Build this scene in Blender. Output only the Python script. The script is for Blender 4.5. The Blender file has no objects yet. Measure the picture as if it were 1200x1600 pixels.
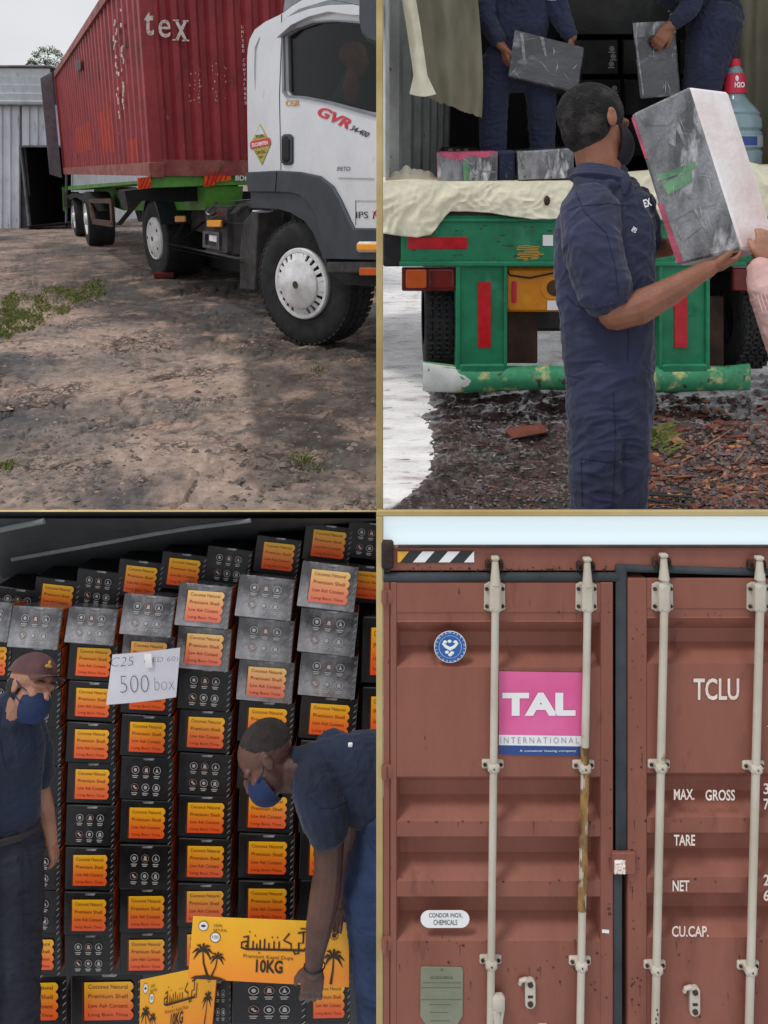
import bpy, bmesh, math, random
from mathutils import Vector, Matrix, noise
from mathutils.geometry import tessellate_polygon
random.seed(7)
sc = bpy.context.scene
COL = sc.collection
# ---------------------------------------------------------------- camera
F, PCX, PCY, HORIZON, EYE = 1200.0, 600.0, 560.0, 270.0, 1.62
TH = math.atan((PCY-HORIZON)/F)
CM = Matrix.Translation((0, 0, EYE)) @ Matrix.Rotation(-TH, 4, 'X')
CR = CM.to_3x3()
cam = bpy.data.cameras.new('camera'); camo = bpy.data.objects.new('camera', cam); COL.objects.link(camo)
camo.location = (0, 0, EYE); camo.rotation_euler = (math.pi/2-TH, 0, 0)
cam.sensor_fit = 'AUTO'; cam.sensor_width = 36; cam.lens = 36*F/1600
cam.shift_y = (PCY-800)/1600; cam.clip_start = 0.05; cam.clip_end = 2000
sc.camera = camo
sc.render.resolution_x = 768; sc.render.resolution_y = 1024
# ---------------------------------------------------------------- world + sun
SUN_EL, SUN_AZ = math.radians(62), math.radians(-50)     # light from the left, a little in front of the viewer
w = bpy.data.worlds.new('World'); sc.world = w; w.use_nodes = True
nt = w.node_tree; nt.nodes.clear()
out = nt.nodes.new('ShaderNodeOutputWorld'); bg = nt.nodes.new('ShaderNodeBackground')
sky = nt.nodes.new('ShaderNodeTexSky'); sky.sky_type = 'NISHITA'; sky.sun_disc = False
sky.sun_elevation = SUN_EL; sky.sun_rotation = SUN_AZ; sky.air_density = 1.0; sky.dust_density = 3.0
hs = nt.nodes.new('ShaderNodeHueSaturation'); hs.inputs['Saturation'].default_value = 0.25
mx = nt.nodes.new('ShaderNodeMixRGB'); mx.inputs[0].default_value = 0.72
tc = nt.nodes.new('ShaderNodeTexCoord'); mp = nt.nodes.new('ShaderNodeMapping'); mp.inputs['Scale'].default_value = (1, 1, 3)
nz = nt.nodes.new('ShaderNodeTexNoise'); nz.inputs['Scale'].default_value = 2.2; nz.inputs['Detail'].default_value = 5
rp = nt.nodes.new('ShaderNodeValToRGB')
rp.color_ramp.elements[0].position = .3; rp.color_ramp.elements[0].color = (6.9, 7.0, 7.3, 1)
rp.color_ramp.elements[1].position = .7; rp.color_ramp.elements[1].color = (8.6, 8.7, 8.9, 1)
nt.links.new(tc.outputs['Generated'], mp.inputs[0]); nt.links.new(mp.outputs[0], nz.inputs[0]); nt.links.new(nz.outputs[0], rp.inputs[0])
nt.links.new(sky.outputs[0], hs.inputs['Color']); nt.links.new(hs.outputs[0], mx.inputs[1]); nt.links.new(rp.outputs[0], mx.inputs[2])
nt.links.new(mx.outputs[0], bg.inputs[0]); bg.inputs[1].default_value = 0.1; nt.links.new(bg.outputs[0], out.inputs[0])
sl = bpy.data.lights.new('sun', 'SUN'); sl.energy = 1.3; sl.angle = math.radians(11); sl.color = (1, .97, .93)
so = bpy.data.objects.new('sun', sl); COL.objects.link(so)
sd = Vector((math.sin(SUN_AZ)*math.cos(SUN_EL), -math.cos(SUN_AZ)*math.cos(SUN_EL)*0.3, math.sin(SUN_EL))).normalized()
so.rotation_euler = sd.to_track_quat('Z', 'Y').to_euler(); so.location = (0, 0, 20)
sky.sun_rotation = math.atan2(sd.x, sd.y); sky.sun_elevation = math.asin(sd.z)
sc.view_settings.view_transform = 'Standard'; sc.view_settings.look = 'None'; sc.view_settings.exposure = 0.15; sc.view_settings.gamma = 1
# ---------------------------------------------------------------- helpers
V = Vector
def lin(c):
    return tuple(((x/255)/12.92 if x/255 <= .04045 else ((x/255+.055)/1.055)**2.4) for x in c[:3]) + (1,)
def ray(px, py): return CR @ V(((px-PCX)/F, 1, (PCY-py)/F))
CAMP = V((0, 0, EYE))
def hit(px, py, O, N):
    r = ray(px, py); return CAMP + r*((V(O)-CAMP).dot(N)/r.dot(N))
def G(px, py, z=0): return hit(px, py, (0, 0, z), V((0, 0, 1)))
def proj(p):
    c = CR.transposed() @ (V(p)-CAMP); return (PCX+F*c.x/c.y, PCY-F*c.z/c.y, c.y)
def PF(D):                       # set standing square to the view; units: 1 unit = 1 px at depth D
    k = D/F
    def f(x, y, h=0): return CM @ V(((x-PCX)*k, D-h*k, (PCY-y)*k))
    f.k = k; return f
def VF(Y):                       # upright plane at distance Y
    k = Y/F; N = V((0, 1, 0))
    def f(x, y, h=0): return hit(x, y, (0, Y, 0), N) + V((0, -h*k, 0))
    f.k = k; return f
def SP(O, N, k=1.0):             # upright plane through O, outward normal N, h in metres
    def f(x, y, h=0): return hit(x, y, O, N) + N*(h*k)
    f.k = 1; return f
def ID(x, y, z=0): return V((x, y, z))
ORG = {}
MATS = {}
def mat(name, col, col2=None, ns=4, thr=(.4, .6), rough=.6, rough2=None, bump=0, bs=40, metal=0, coat=0, st=(1, 1, 1), spots=None, gen=None, detail=6, voro=None, trans=0, ior=1.45, fine=.12, emit=0, alpha=1, wave=None, shade_soot=None, sheen=0):
    m = bpy.data.materials.new(name); m.use_nodes = True; n = m.node_tree.nodes; l = m.node_tree.links
    b = n['Principled BSDF']; b.inputs['Roughness'].default_value = rough; b.inputs['Metallic'].default_value = metal
    b.inputs['Coat Weight'].default_value = coat; b.inputs['Coat Roughness'].default_value = .12
    b.inputs['Transmission Weight'].default_value = trans; b.inputs['IOR'].default_value = ior; b.inputs['Alpha'].default_value = alpha
    b.inputs['Sheen Weight'].default_value = sheen
    t = n.new('ShaderNodeTexCoord'); mp = n.new('ShaderNodeMapping'); mp.inputs['Scale'].default_value = st
    l.new(t.outputs['Object'], mp.inputs[0])
    def noi(s, d=detail):
        q = n.new('ShaderNodeTexNoise'); q.inputs['Scale'].default_value = s; q.inputs['Detail'].default_value = d; q.inputs['Roughness'].default_value = .6
        l.new(mp.outputs[0], q.inputs[0]); return q
    def mixc(fac, a, c, mode='MIX'):
        q = n.new('ShaderNodeMixRGB'); q.blend_type = mode
        for i, v in ((0, fac), (1, a), (2, c)):
            if hasattr(v, 'links'): l.new(v, q.inputs[i])
            else: q.inputs[i].default_value = v
        return q.outputs[0]
    def ramp(src, a, c, lo=0, hi=1):
        q = n.new('ShaderNodeMapRange'); q.inputs[1].default_value = a; q.inputs[2].default_value = c; q.inputs[3].default_value = lo; q.inputs[4].default_value = hi
        l.new(src, q.inputs[0]); return q.outputs[0]
    c = lin(col)
    if gen:                      # list of (pos, colour) along height of the piece
        sx = n.new('ShaderNodeSeparateXYZ'); l.new(t.outputs['Generated'], sx.inputs[0]); cr = n.new('ShaderNodeValToRGB')
        els = cr.color_ramp.elements
        while len(els) < len(gen): els.new(.5)
        for e, (p_, cc) in zip(els, gen): e.position = p_; e.color = lin(cc)
        l.new(sx.outputs[2], cr.inputs[0]); c = cr.outputs[0]
    if col2: c = mixc(ramp(noi(ns).outputs[0], thr[0], thr[1]), c, lin(col2))
    if shade_soot:                     # truck shadow and soot, both painted dark into the soil colour
        at = n.new('ShaderNodeAttribute'); at.attribute_name = 'shade_soot'; c = mixc(at.outputs['Fac'], c, mixc(ramp(noi(6).outputs[0], .4, .6), lin(shade_soot[0]), lin(shade_soot[1])))
    if spots:                    # (colour, scale, lo, hi)
        for (sc_, ss, lo, hi) in spots: c = mixc(ramp(noi(ss, 8).outputs[0], lo, hi), c, lin(sc_))
    if voro:
        for (vc, vs, vw) in voro:
            q = n.new('ShaderNodeTexVoronoi'); q.feature = 'DISTANCE_TO_EDGE'; q.inputs['Scale'].default_value = vs
            nn = noi(3, 4); ad = n.new('ShaderNodeVectorMath'); ad.operation = 'MULTIPLY_ADD'; ad.inputs[1].default_value = (.5, .5, .5)
            l.new(nn.outputs['Color'], ad.inputs[0]); l.new(mp.outputs[0], ad.inputs[2]); l.new(ad.outputs[0], q.inputs['Vector'])
            k1 = ramp(q.outputs[0], 0, vw, 1, 0); k2 = ramp(noi(1.3, 3).outputs[0], .47, .6)
            mu = n.new('ShaderNodeMath'); mu.operation = 'MULTIPLY'; l.new(k1, mu.inputs[0]); l.new(k2, mu.inputs[1])
            c = mixc(mu.outputs[0], c, lin(vc))
    if fine:
        v = n.new('ShaderNodeMath'); v.operation = 'ADD'; v.inputs[1].default_value = 0
        f1 = ramp(noi(14, 8).outputs[0], .3, .7, 1-fine, 1+fine); c = mixc(1.0, c, f1, 'MULTIPLY')
    if hasattr(c, 'links'): l.new(c, b.inputs['Base Color'])
    else: b.inputs['Base Color'].default_value = c
    if rough2 is not None: l.new(ramp(noi(ns*1.7).outputs[0], .35, .65, rough, rough2), b.inputs['Roughness'])
    if bump:
        bp = n.new('ShaderNodeBump'); bp.inputs['Strength'].default_value = bump; bp.inputs['Distance'].default_value = .02
        l.new(noi(bs, 6).outputs[0], bp.inputs['Height']); l.new(bp.outputs[0], b.inputs['Normal'])
    if emit:
        b.inputs['Emission Color'].default_value = lin(col); b.inputs['Emission Strength'].default_value = emit
    MATS[name] = m; return m
class MB:
    def __init__(s, tf=ID): s.v = []; s.f = []; s.mi = []; s.tf = tf; s.cur = 0
    def add(s, vs, fs):
        o = len(s.v); s.v += [s.tf(*p) for p in vs]; s.f += [tuple(i+o for i in f) for f in fs]; s.mi += [s.cur]*len(fs); return s
    def box(s, a, b):
        x0, y0, z0 = a; x1, y1, z1 = b
        return s.add([(x0,y0,z0),(x1,y0,z0),(x1,y1,z0),(x0,y1,z0),(x0,y0,z1),(x1,y0,z1),(x1,y1,z1),(x0,y1,z1)],
                     [(0,3,2,1),(4,5,6,7),(0,1,5,4),(1,2,6,5),(2,3,7,6),(3,0,4,7)])
    def bbox(s, a, b, e=.5):     # box with chamfered edges on the far/near x-y outline
        x0, y0, z0 = a; x1, y1, z1 = b; ez = min(e, abs(z1-z0)*.35)
        out = lambda i: [(x0+i, y0), (x1-i, y0), (x1, y0+i), (x1, y1-i), (x1-i, y1), (x0+i, y1), (x0, y1-i), (x0, y0+i)]
        r0 = [(x, y, z0) for x, y in out(e)]; r1 = [(x, y, z1-ez) for x, y in out(e)]
        cx, cy = (x0+x1)/2, (y0+y1)/2
        r2 = [(x+(e if x < cx else -e), y+(e if y < cy else -e), z1) for x, y in out(e)]
        vs = r0+r1+r2; fs = []
        for k in (0, 8):
            for i in range(8): fs.append((k+i, k+(i+1) % 8, k+8+(i+1) % 8, k+8+i))
        fs += [tuple(range(16, 24)), tuple(range(7, -1, -1))]
        return s.add(vs, fs)
    def quad(s, *p): return s.add(list(p), [(0, 1, 2, 3)])
    def poly(s, pts, h): return s.add([(x, y, h) for x, y in pts], [tuple(range(len(pts)))])
    def plate(s, outer, h0, h1, holes=()):
        loops = [list(outer)]+[list(q) for q in holes]
        tri = tessellate_polygon([[V((x, y, 0)) for x, y in lp] for lp in loops])
        flat = [p for lp in loops for p in lp]; n = len(flat)
        vs = [(x, y, h1) for x, y in flat]+[(x, y, h0) for x, y in flat]
        fs = [t for t in tri]+[tuple(i+n for i in t) for t in tri]
        o = 0
        for lp in loops:
            m = len(lp)
            for i in range(m): a, b = o+i, o+(i+1) % m; fs.append((a, b, b+n, a+n))
            o += m
        return s.add(vs, fs)
    def ell(s, c, r, ax=None, n=14, m=9):
        c = V(c); ax = ax or (V((1,0,0)), V((0,1,0)), V((0,0,1)))
        vs = []; fs = []
        for j in range(m+1):
            th = math.pi*j/m
            for i in range(n):
                ph = 2*math.pi*i/n
                p = c+ax[0]*(r[0]*math.sin(th)*math.cos(ph))+ax[1]*(r[1]*math.sin(th)*math.sin(ph))+ax[2]*(r[2]*math.cos(th)); vs.append(tuple(p))
        for j in range(m):
            for i in range(n): fs.append((j*n+i, j*n+(i+1) % n, (j+1)*n+(i+1) % n, (j+1)*n+i))
        return s.add(vs, fs)
    def tube(s, path, rad, n=12, hs=1.0, cap=True, round_=False):
        P = [V(p) for p in path]
        if isinstance(rad, (int, float)): rad = [rad]*len(P)
        rad = list(rad)
        if round_:
            d0 = (P[0]-P[1]).normalized(); d1 = (P[-1]-P[-2]).normalized(); a, b = rad[0], rad[-1]
            P = [P[0]+d0*a*.95, P[0]+d0*a*.6]+P+[P[-1]+d1*b*.6, P[-1]+d1*b*.95]
            rad = [a*.3, a*.8]+rad+[b*.8, b*.3]
        vs = []; fs = []; up = None
        for i, p in enumerate(P):
            d = (P[min(i+1, len(P)-1)]-P[max(i-1, 0)]).normalized()
            if up is None:
                up = V((0, 0, 1)) if abs(d.z) < .9 else V((1, 0, 0))
            x = d.cross(up).normalized(); up = x.cross(d).normalized()
            for k in range(n):
                a = 2*math.pi*k/n; o = x*math.cos(a)*rad[i]+up*math.sin(a)*rad[i]; o.z *= hs; vs.append(tuple(p+o))
        for i in range(len(P)-1):
            for k in range(n): fs.append((i*n+k, i*n+(k+1) % n, (i+1)*n+(k+1) % n, (i+1)*n+k))
        if cap: fs += [tuple(range(n-1, -1, -1)), tuple(range((len(P)-1)*n, len(P)*n))]
        return s.add(vs, fs)
    def lathe(s, c, ax, prof, n=40, closed=False, start=None):   # prof: (radius, offset along axis)
        c = V(c); ax = V(ax).normalized(); x = (start or (V((0, 0, 1)) if abs(ax.z) < .9 else V((1, 0, 0)))); x = (x-ax*x.dot(ax)).normalized(); y = ax.cross(x)
        vs = []; fs = []; m = len(prof)
        for i in range(n):
            a = 2*math.pi*i/n
            for r, o in prof: vs.append(tuple(c+ax*o+(x*math.cos(a)+y*math.sin(a))*r))
        for i in range(n):
            for j in range(m-1): fs.append((i*m+j, ((i+1) % n)*m+j, ((i+1) % n)*m+j+1, i*m+j+1))
        return s.add(vs, fs)
    def grid(s, fn, nu, nv):
        vs = [fn(i/nu, j/nv) for j in range(nv+1) for i in range(nu+1)]
        fs = [(j*(nu+1)+i, j*(nu+1)+i+1, (j+1)*(nu+1)+i+1, (j+1)*(nu+1)+i) for j in range(nv) for i in range(nu)]
        return s.add(vs, fs)
    def text(s, txt, x, y, size, h, w=None, rot=0, bold=0, shear=0, sx=1, thick=0, spacing=1.0):
        cu = bpy.data.curves.new('t', 'FONT'); cu.body = txt; cu.size = 1; cu.offset = bold; cu.shear = shear; cu.resolution_u = 3; cu.space_character = spacing
        if '\u0600' < txt[0]: pass
        ob = bpy.data.objects.new('t', cu); COL.objects.link(ob)
        dg = bpy.context.evaluated_depsgraph_get(); me = ob.evaluated_get(dg).to_mesh()
        vv = [v.co.copy() for v in me.vertices]; ff = [tuple(p.vertices) for p in me.polygons]
        ob.evaluated_get(dg).to_mesh_clear(); bpy.data.objects.remove(ob); bpy.data.curves.remove(cu)
        if not vv: return s
        mnx = min(v.x for v in vv); mxx = max(v.x for v in vv)
        mny = min(v.y for v in vv); mxy = max(v.y for v in vv)
        kx = (w/(mxx-mnx)) if w else size/0.7*sx; ky = size/(mxy-mny) if w else size/.7
        c, d = math.cos(rot), math.sin(rot); pts = []
        for v in vv:
            a, b = (v.x-mnx)*kx, -(v.y-(mny if w else 0))*ky
            pts.append((x+a*c-b*d, y+a*d+b*c, h))
        return s.add(pts, ff)
def empty(name, loc, label=None, cat=None, group=None):
    o = bpy.data.objects.new(name, None); COL.objects.link(o); o.location = loc; o.empty_display_size = .1
    ORG[o.name] = V(loc); tag(o, label, cat, group); return o
def tag(o, label=None, cat=None, group=None, kind=None):
    if label: o['label'] = label
    if cat: o['category'] = cat
    if group: o['group'] = group
    if kind: o['kind'] = kind
    return o
def build(name, mb, m, parent=None, smooth=False, clip=None, recalc=True, bevel=0, org=None, merge=True):
    ms = m if isinstance(m, (list, tuple)) else [m]
    if org is None: org = ORG[parent.name] if parent else (V((sum(v.x for v in mb.v)/len(mb.v), sum(v.y for v in mb.v)/len(mb.v), min(v.z for v in mb.v))))
    me = bpy.data.meshes.new(name); me.from_pydata([tuple(v-org) for v in mb.v], [], mb.f)
    for q in ms: me.materials.append(MATS[q] if isinstance(q, str) else q)
    if len(ms) > 1: me.polygons.foreach_set('material_index', mb.mi)
    bm = bmesh.new(); bm.from_mesh(me)
    if merge: bmesh.ops.remove_doubles(bm, verts=bm.verts, dist=1e-5)
    if clip:
        bmesh.ops.bisect_plane(bm, geom=bm.verts[:]+bm.edges[:]+bm.faces[:], plane_co=clip[0]-org, plane_no=clip[1], clear_outer=True)
    if recalc: bmesh.ops.recalc_face_normals(bm, faces=bm.faces)
    if smooth:
        for f_ in bm.faces: f_.smooth = True
        for e in bm.edges:
            if len(e.link_faces) == 2 and e.calc_face_angle(0) > math.radians(40): e.smooth = False
    bm.to_mesh(me); bm.free()
    o = bpy.data.objects.new(name, me); COL.objects.link(o)
    if parent: o.parent = parent
    else: o.location = org
    if bevel:
        bv = o.modifiers.new('bevel', 'BEVEL'); bv.width = bevel; bv.segments = 2; bv.limit_method = 'ANGLE'; bv.angle_limit = math.radians(40)
    ORG[o.name] = V(org); return o
def struct(name, mb, m, **k): return tag(build(name, mb, m, **k), kind='structure')
def fbm(p, s, o=4): return noise.fractal(V(p)*s, 1.0, 2.0, o)
def organic(name, mb, tf, m, parent, vox=1.5, smooth=4, amp=0, ns=.05, stretch=(1, 1, 1), fold=None):
    """weld overlapping volumes into one continuous skin (mb is in set units)"""
    me = bpy.data.meshes.new('tmp'); me.from_pydata([tuple(v) for v in mb.v], [], mb.f)
    bm = bmesh.new(); bm.from_mesh(me); bmesh.ops.remove_doubles(bm, verts=bm.verts, dist=1e-3); bmesh.ops.recalc_face_normals(bm, faces=bm.faces); bm.to_mesh(me); bm.free()
    ob = bpy.data.objects.new('tmp', me); COL.objects.link(ob)
    r = ob.modifiers.new('r', 'REMESH'); r.mode = 'VOXEL'; r.voxel_size = vox
    s_ = ob.modifiers.new('s', 'SMOOTH'); s_.factor = .5; s_.iterations = smooth
    dg = bpy.context.evaluated_depsgraph_get(); dg.update(); ev = ob.evaluated_get(dg).to_mesh()
    vs = []
    for v in ev.vertices:
        p = v.co.copy(); d = 0
        if amp:
            q = V((p.x*stretch[0], p.y*stretch[1], p.z*stretch[2]))
            w1 = V((noise.noise(q*ns*.6), noise.noise(q*ns*.6+V((7, 3, 1))), noise.noise(q*ns*.6+V((1, 9, 4)))))*1.6
            a1 = abs(noise.noise(q*ns+w1)); a2 = abs(noise.noise(V((q.x*ns*2.1+q.y*ns*1.4, q.y*ns*2.3-q.x*ns*.8, q.z*ns*2))+w1)); d = amp*(.55-1.5*min(a1, .5))+amp*.7*(.3-min(a2, .35)*1.8)
        if fold: d += fold(p)
        vs.append(p+v.normal*d)
    fs = [tuple(p.vertices) for p in ev.polygons]
    ob.evaluated_get(dg).to_mesh_clear(); bpy.data.objects.remove(ob)
    out_ = MB(); out_.v = [tf(*p) for p in vs]; out_.f = fs; out_.mi = [0]*len(fs)
    o = build(name, out_, m, parent, recalc=True, merge=False)
    o.data.polygons.foreach_set('use_smooth', [True]*len(o.data.polygons)); return o
def axes(f, u):
    f = V(f).normalized(); u = V(u); u = (u-f*u.dot(f)).normalized(); s_ = f.cross(u).normalized(); return s_, u, f
def head(mb, c, s, f, u):
    A = axes(f, u); c = V(c); P = lambda a, b, d: c+A[0]*a*s+A[1]*b*s+A[2]*d*s
    def e(p, r): mb.ell(P(*p), [q*s for q in r], A, 20, 14)
    e((0, .13, -.05), (.33, .36, .42)); e((0, -.14, .1), (.27, .33, .29)); e((0, -.38, .23), (.14, .11, .13)); e((0, .03, .3), (.25, .09, .1))
    e((0, -.1, .40), (.055, .11, .08)); e((0, -.16, .44), (.065, .05, .06)); e((.15, -.14, .27), (.09, .1, .09)); e((-.15, -.14, .27), (.09, .1, .09))
    for q in (-1, 1):
        e((q*.335, -.04, -.02), (.035, .125, .075)); e((q*.35, .03, -.04), (.03, .05, .05))
    e((0, -.27, .37), (.1, .035, .05)); e((0, -.32, .35), (.085, .035, .05))
    return P, A
def hand(mb, w_, d, n, s, curl=(25, 30, 20), side=1, spread=.06, tcurl=.35, r=1.0):
    w_ = V(w_); d = V(d).normalized(); n = V(n); n = (n-d*n.dot(d)).normalized(); t = d.cross(n)*side
    off = (.165, .055, -.055, -.155); ln = (.42, .47, .44, .35)
    for i in range(4):
        k = w_+d*.5*s+t*off[i]*s
        mb.tube([w_+t*off[i]*s*.55, w_+d*.25*s+t*off[i]*.9*s, k], [.085*s*r, .1*s*r, .085*s*r], 10, round_=True)
        a = 0; p = k; pts = [k]; dd0 = (d+t*spread*(1.5-i)).normalized()
        for sg, cu in zip((.45, .31, .24), curl):
            a += math.radians(cu*(1+.08*(i-1))); p = p+(dd0*math.cos(a)+n*math.sin(a))*ln[i]*s*sg; pts.append(p)
        mb.tube(pts, [x*s*r for x in (.068, .06, .054, .044)], 10, round_=True)
    a = w_+d*.1*s+t*.13*s; b = a+(d*.6+t*.65+n*tcurl*.5)*.22*s; c = b+(d*.8+t*.35+n*tcurl)*.2*s; e = c+(d*.85+t*.1+n*tcurl)*.14*s
    mb.tube([a, b, c, e], [x*s*r for x in (.1, .08, .066, .05)], 10, round_=True)

from mathutils.bvhtree import BVHTree
def surf_line(name, ob, pts, r, m, parent, lift=0.0, step=4, dashed=False):
    """a seam that follows the cloth: polyline given in picture units, laid on the surface of ob"""
    O = ORG[ob.name]; me = ob.data; bv = BVHTree.FromPolygons([v.co+O for v in me.vertices], [tuple(p.vertices) for p in me.polygons])
    P = []
    for (a, b) in zip(pts, pts[1:]):
        n = max(1, int(math.hypot(b[0]-a[0], b[1]-a[1])/step))
        for i in range(n): P.append((a[0]+(b[0]-a[0])*i/n, a[1]+(b[1]-a[1])*i/n))
    P.append(pts[-1]); H = []
    for x, y in P:
        d = ray(x, y).normalized(); h = bv.ray_cast(CAMP, d)
        if h[0] is not None: H.append(h[0]-d*(lift+r*.3))
    if len(H) < 2: return None
    q = MB()
    if dashed:
        for i in range(0, len(H)-1, 2): q.tube([H[i], H[i].lerp(H[i+1], .8)], r, 5)
    else: q.tube(H, r, 6)
    return build(name, q, m, parent, smooth=True)
# ---------------------------------------------------------------- materials
mat('gold_edge', (176, 152, 98), (198, 178, 128), ns=2, rough=.45, metal=.3, fine=.05)
mat('dirt', shade_soot=((50, 46, 45), (74, 68, 64)), col=(166, 144, 131), col2=(116, 109, 103), ns=.8, thr=(.4, .6), rough=.95, bump=.9, bs=22, fine=.3, spots=[((163, 136, 120), 2.3, .5, .7), ((88, 82, 78), 5, .56, .7), ((70, 64, 60), 30, .62, .7), ((78, 76, 78), .42, .54, .64), ((190, 176, 166), 24, .66, .72)], voro=[((52, 42, 38), 2.6, .06), ((60, 50, 45), 6, .07), ((66, 56, 50), 14, .07)])
mat('gravel', (96, 80, 76), (66, 54, 52), ns=2, rough=.8, rough2=.4, bump=1, bs=60, fine=.35, spots=[((140, 116, 110), 38, .56, .62), ((40, 32, 32), 18, .55, .62)])
mat('mud', (52, 38, 37), (80, 62, 61), ns=2.5, rough=.06, rough2=.5, bump=1, bs=30, coat=.5, fine=.3, spots=[((36, 28, 28), 6, .5, .6), ((128, 110, 110), 26, .6, .68)])
mat('glare_concrete', (246, 245, 244), (226, 223, 222), ns=3, rough=.18, rough2=.5, bump=.3, bs=30, fine=.05, spots=[((168, 156, 156), 2.4, .54, .66), ((104, 90, 90), 4, .6, .66), ((128, 116, 114), 17, .64, .7)], st=(1, 2.2, 1))  # sky glare on the wet concrete put into a near-white base colour
mat('stone', (120, 112, 106), (92, 84, 80), ns=9, rough=.9, bump=.5, bs=60, fine=.2)
mat('grass', (96, 112, 52), (134, 134, 82), ns=8, rough=.8, fine=.3)
mat('leaf', (70, 92, 58), (104, 124, 78), ns=3, rough=.7, fine=.25)
mat('bark', (88, 76, 64), (60, 52, 46), ns=8, rough=.9, bump=.5)
mat('maroon', (150, 50, 56), (130, 42, 48), ns=1.3, rough=.55, bump=.15, bs=14, fine=.12, spots=[((150, 92, 70), 9, .66, .72), ((92, 40, 38), 2.2, .56, .7)])
mat('maroon_rail', (128, 58, 58), (150, 92, 80), ns=3, rough=.6, fine=.15, spots=[((96, 50, 40), 8, .55, .65)])
mat('fresh_red', (172, 52, 34), (150, 44, 34), ns=3, rough=.5, fine=.1)
mat('worn_white', (205, 196, 190), (176, 130, 120), ns=26, thr=(.52, .62), rough=.7, fine=.1)
mat('white_paint', (214, 216, 220), (204, 206, 211), ns=1.2, rough=.24, coat=.5, fine=.03, spots=[((186, 184, 180), 7, .62, .75)])
mat('dark_plastic', (52, 58, 66), (44, 49, 56), ns=3, rough=.5, bump=.08, bs=120, fine=.1)
mat('black_rubber', (30, 31, 34), (44, 44, 45), ns=8, rough=.85, bump=.2, bs=80, fine=.2)
mat('hub_white', (226, 227, 230), (200, 198, 196), ns=6, rough=.35, fine=.06)
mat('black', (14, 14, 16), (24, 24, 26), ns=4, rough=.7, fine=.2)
mat('chassis_dark', (44, 45, 48), (66, 63, 60), ns=6, rough=.6, rough2=.8, fine=.2, spots=[((92, 66, 52), 9, .62, .7)])
mat('steel', (120, 122, 126), (84, 84, 88), ns=6, rough=.4, metal=.7, fine=.1)
mat('lime_green', (96, 160, 66), (80, 134, 58), ns=2, rough=.5, fine=.12)
mat('glass_dark', (8, 12, 13), rough=.08, fine=0, alpha=.45, ior=1.25)
mat('grey_trim', (128, 131, 138), (112, 115, 122), ns=4, rough=.35, fine=.05)
mat('red_decal', (205, 40, 58), rough=.4, fine=.03); mat('ink', (40, 38, 40), rough=.5, fine=.05); mat('gold_ink', (205, 152, 56), rough=.45, fine=.06)
mat('olive_yellow', (190, 176, 74), (150, 136, 50), ns=40, rough=.45, fine=.05)
mat('orange_refl', (236, 104, 22), (200, 70, 14), ns=4, rough=.3, fine=.05); mat('red_refl', (196, 20, 34), (176, 16, 28), ns=20, rough=.25, fine=.05)
mat('amber', (240, 160, 40), rough=.25, fine=.03); mat('lamp_red', (110, 30, 26), (80, 20, 20), ns=8, rough=.25, fine=.1); mat('lamp_orange', (190, 84, 26), rough=.25, fine=.1)
mat('zinc', (214, 220, 228), (198, 204, 212), ns=3, rough=.5, metal=.05, fine=.06, st=(1, 1, .3), spots=[((140, 142, 148), 6, .6, .75)])
mat('zinc_dark', (120, 122, 126), (98, 100, 104), ns=3, rough=.6, fine=.1)
mat('cream_tarp', (232, 228, 204), (220, 214, 188), ns=3, rough=.4, bump=.5, bs=11, fine=.05)
mat('olive_tarp', (128, 124, 104), (108, 106, 88), ns=2.5, rough=.7, bump=.3, bs=8, fine=.08, st=(1, 1, .4))
mat('wall_grey', (206, 210, 208), (180, 184, 182), ns=3, rough=.6, fine=.08, spots=[((70, 66, 62), 22, .66, .7)])
mat('green_paint', (30, 132, 92), (24, 112, 78), ns=3, rough=.38, rough2=.6, fine=.12, spots=[((16, 70, 52), 5, .6, .75), ((92, 84, 60), 16, .68, .73), ((70, 160, 124), 3.1, .6, .8)])
mat('green_worn', (52, 136, 96), (196, 190, 130), ns=9, thr=(.52, .66), rough=.5, fine=.2, spots=[((60, 48, 36), 14, .58, .66), ((150, 140, 120), 5, .62, .7)])
mat('yellow_paint', (226, 150, 24), (206, 128, 18), ns=4, rough=.45, fine=.08, spots=[((70, 50, 28), 16, .67, .71)])
mat('rust_brown', (84, 58, 46), (56, 42, 36), ns=5, rough=.85, fine=.2)
mat('navy_work', (42, 47, 76), (34, 38, 62), ns=5, rough=.85, bump=.25, bs=14, fine=.1, sheen=.15)
mat('navy_dark', (34, 40, 66), (28, 33, 56), ns=5, rough=.9, bump=.2, bs=14, fine=.1)
mat('navy_polo', (26, 38, 62), (20, 30, 50), ns=5, rough=.85, bump=.2, bs=20, fine=.1, sheen=.1)
mat('trouser_dark', (40, 42, 56), (30, 32, 44), ns=6, rough=.9, bump=.25, bs=25, fine=.12)
mat('denim', (40, 58, 92), (30, 46, 76), ns=6, rough=.9, bump=.25, bs=40, fine=.14)
mat('skin_brown', (148, 98, 76), (132, 84, 64), ns=9, rough=.5, bump=.22, bs=130, fine=.12)
mat('skin_light', (168, 122, 100), (150, 106, 86), ns=9, rough=.5, bump=.22, bs=130, fine=.12)
mat('skin_dark', (98, 66, 55), (70, 46, 40), ns=7, rough=.4, bump=.22, bs=130, fine=.12)
mat('hair_grey', (28, 25, 25), (84, 80, 78), ns=16, thr=(.45, .7), rough=.85, bump=1, bs=160, fine=.3)
mat('hair_black', (40, 33, 32), (52, 44, 42), ns=30, rough=.85, bump=.6, bs=220, fine=.3)
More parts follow.
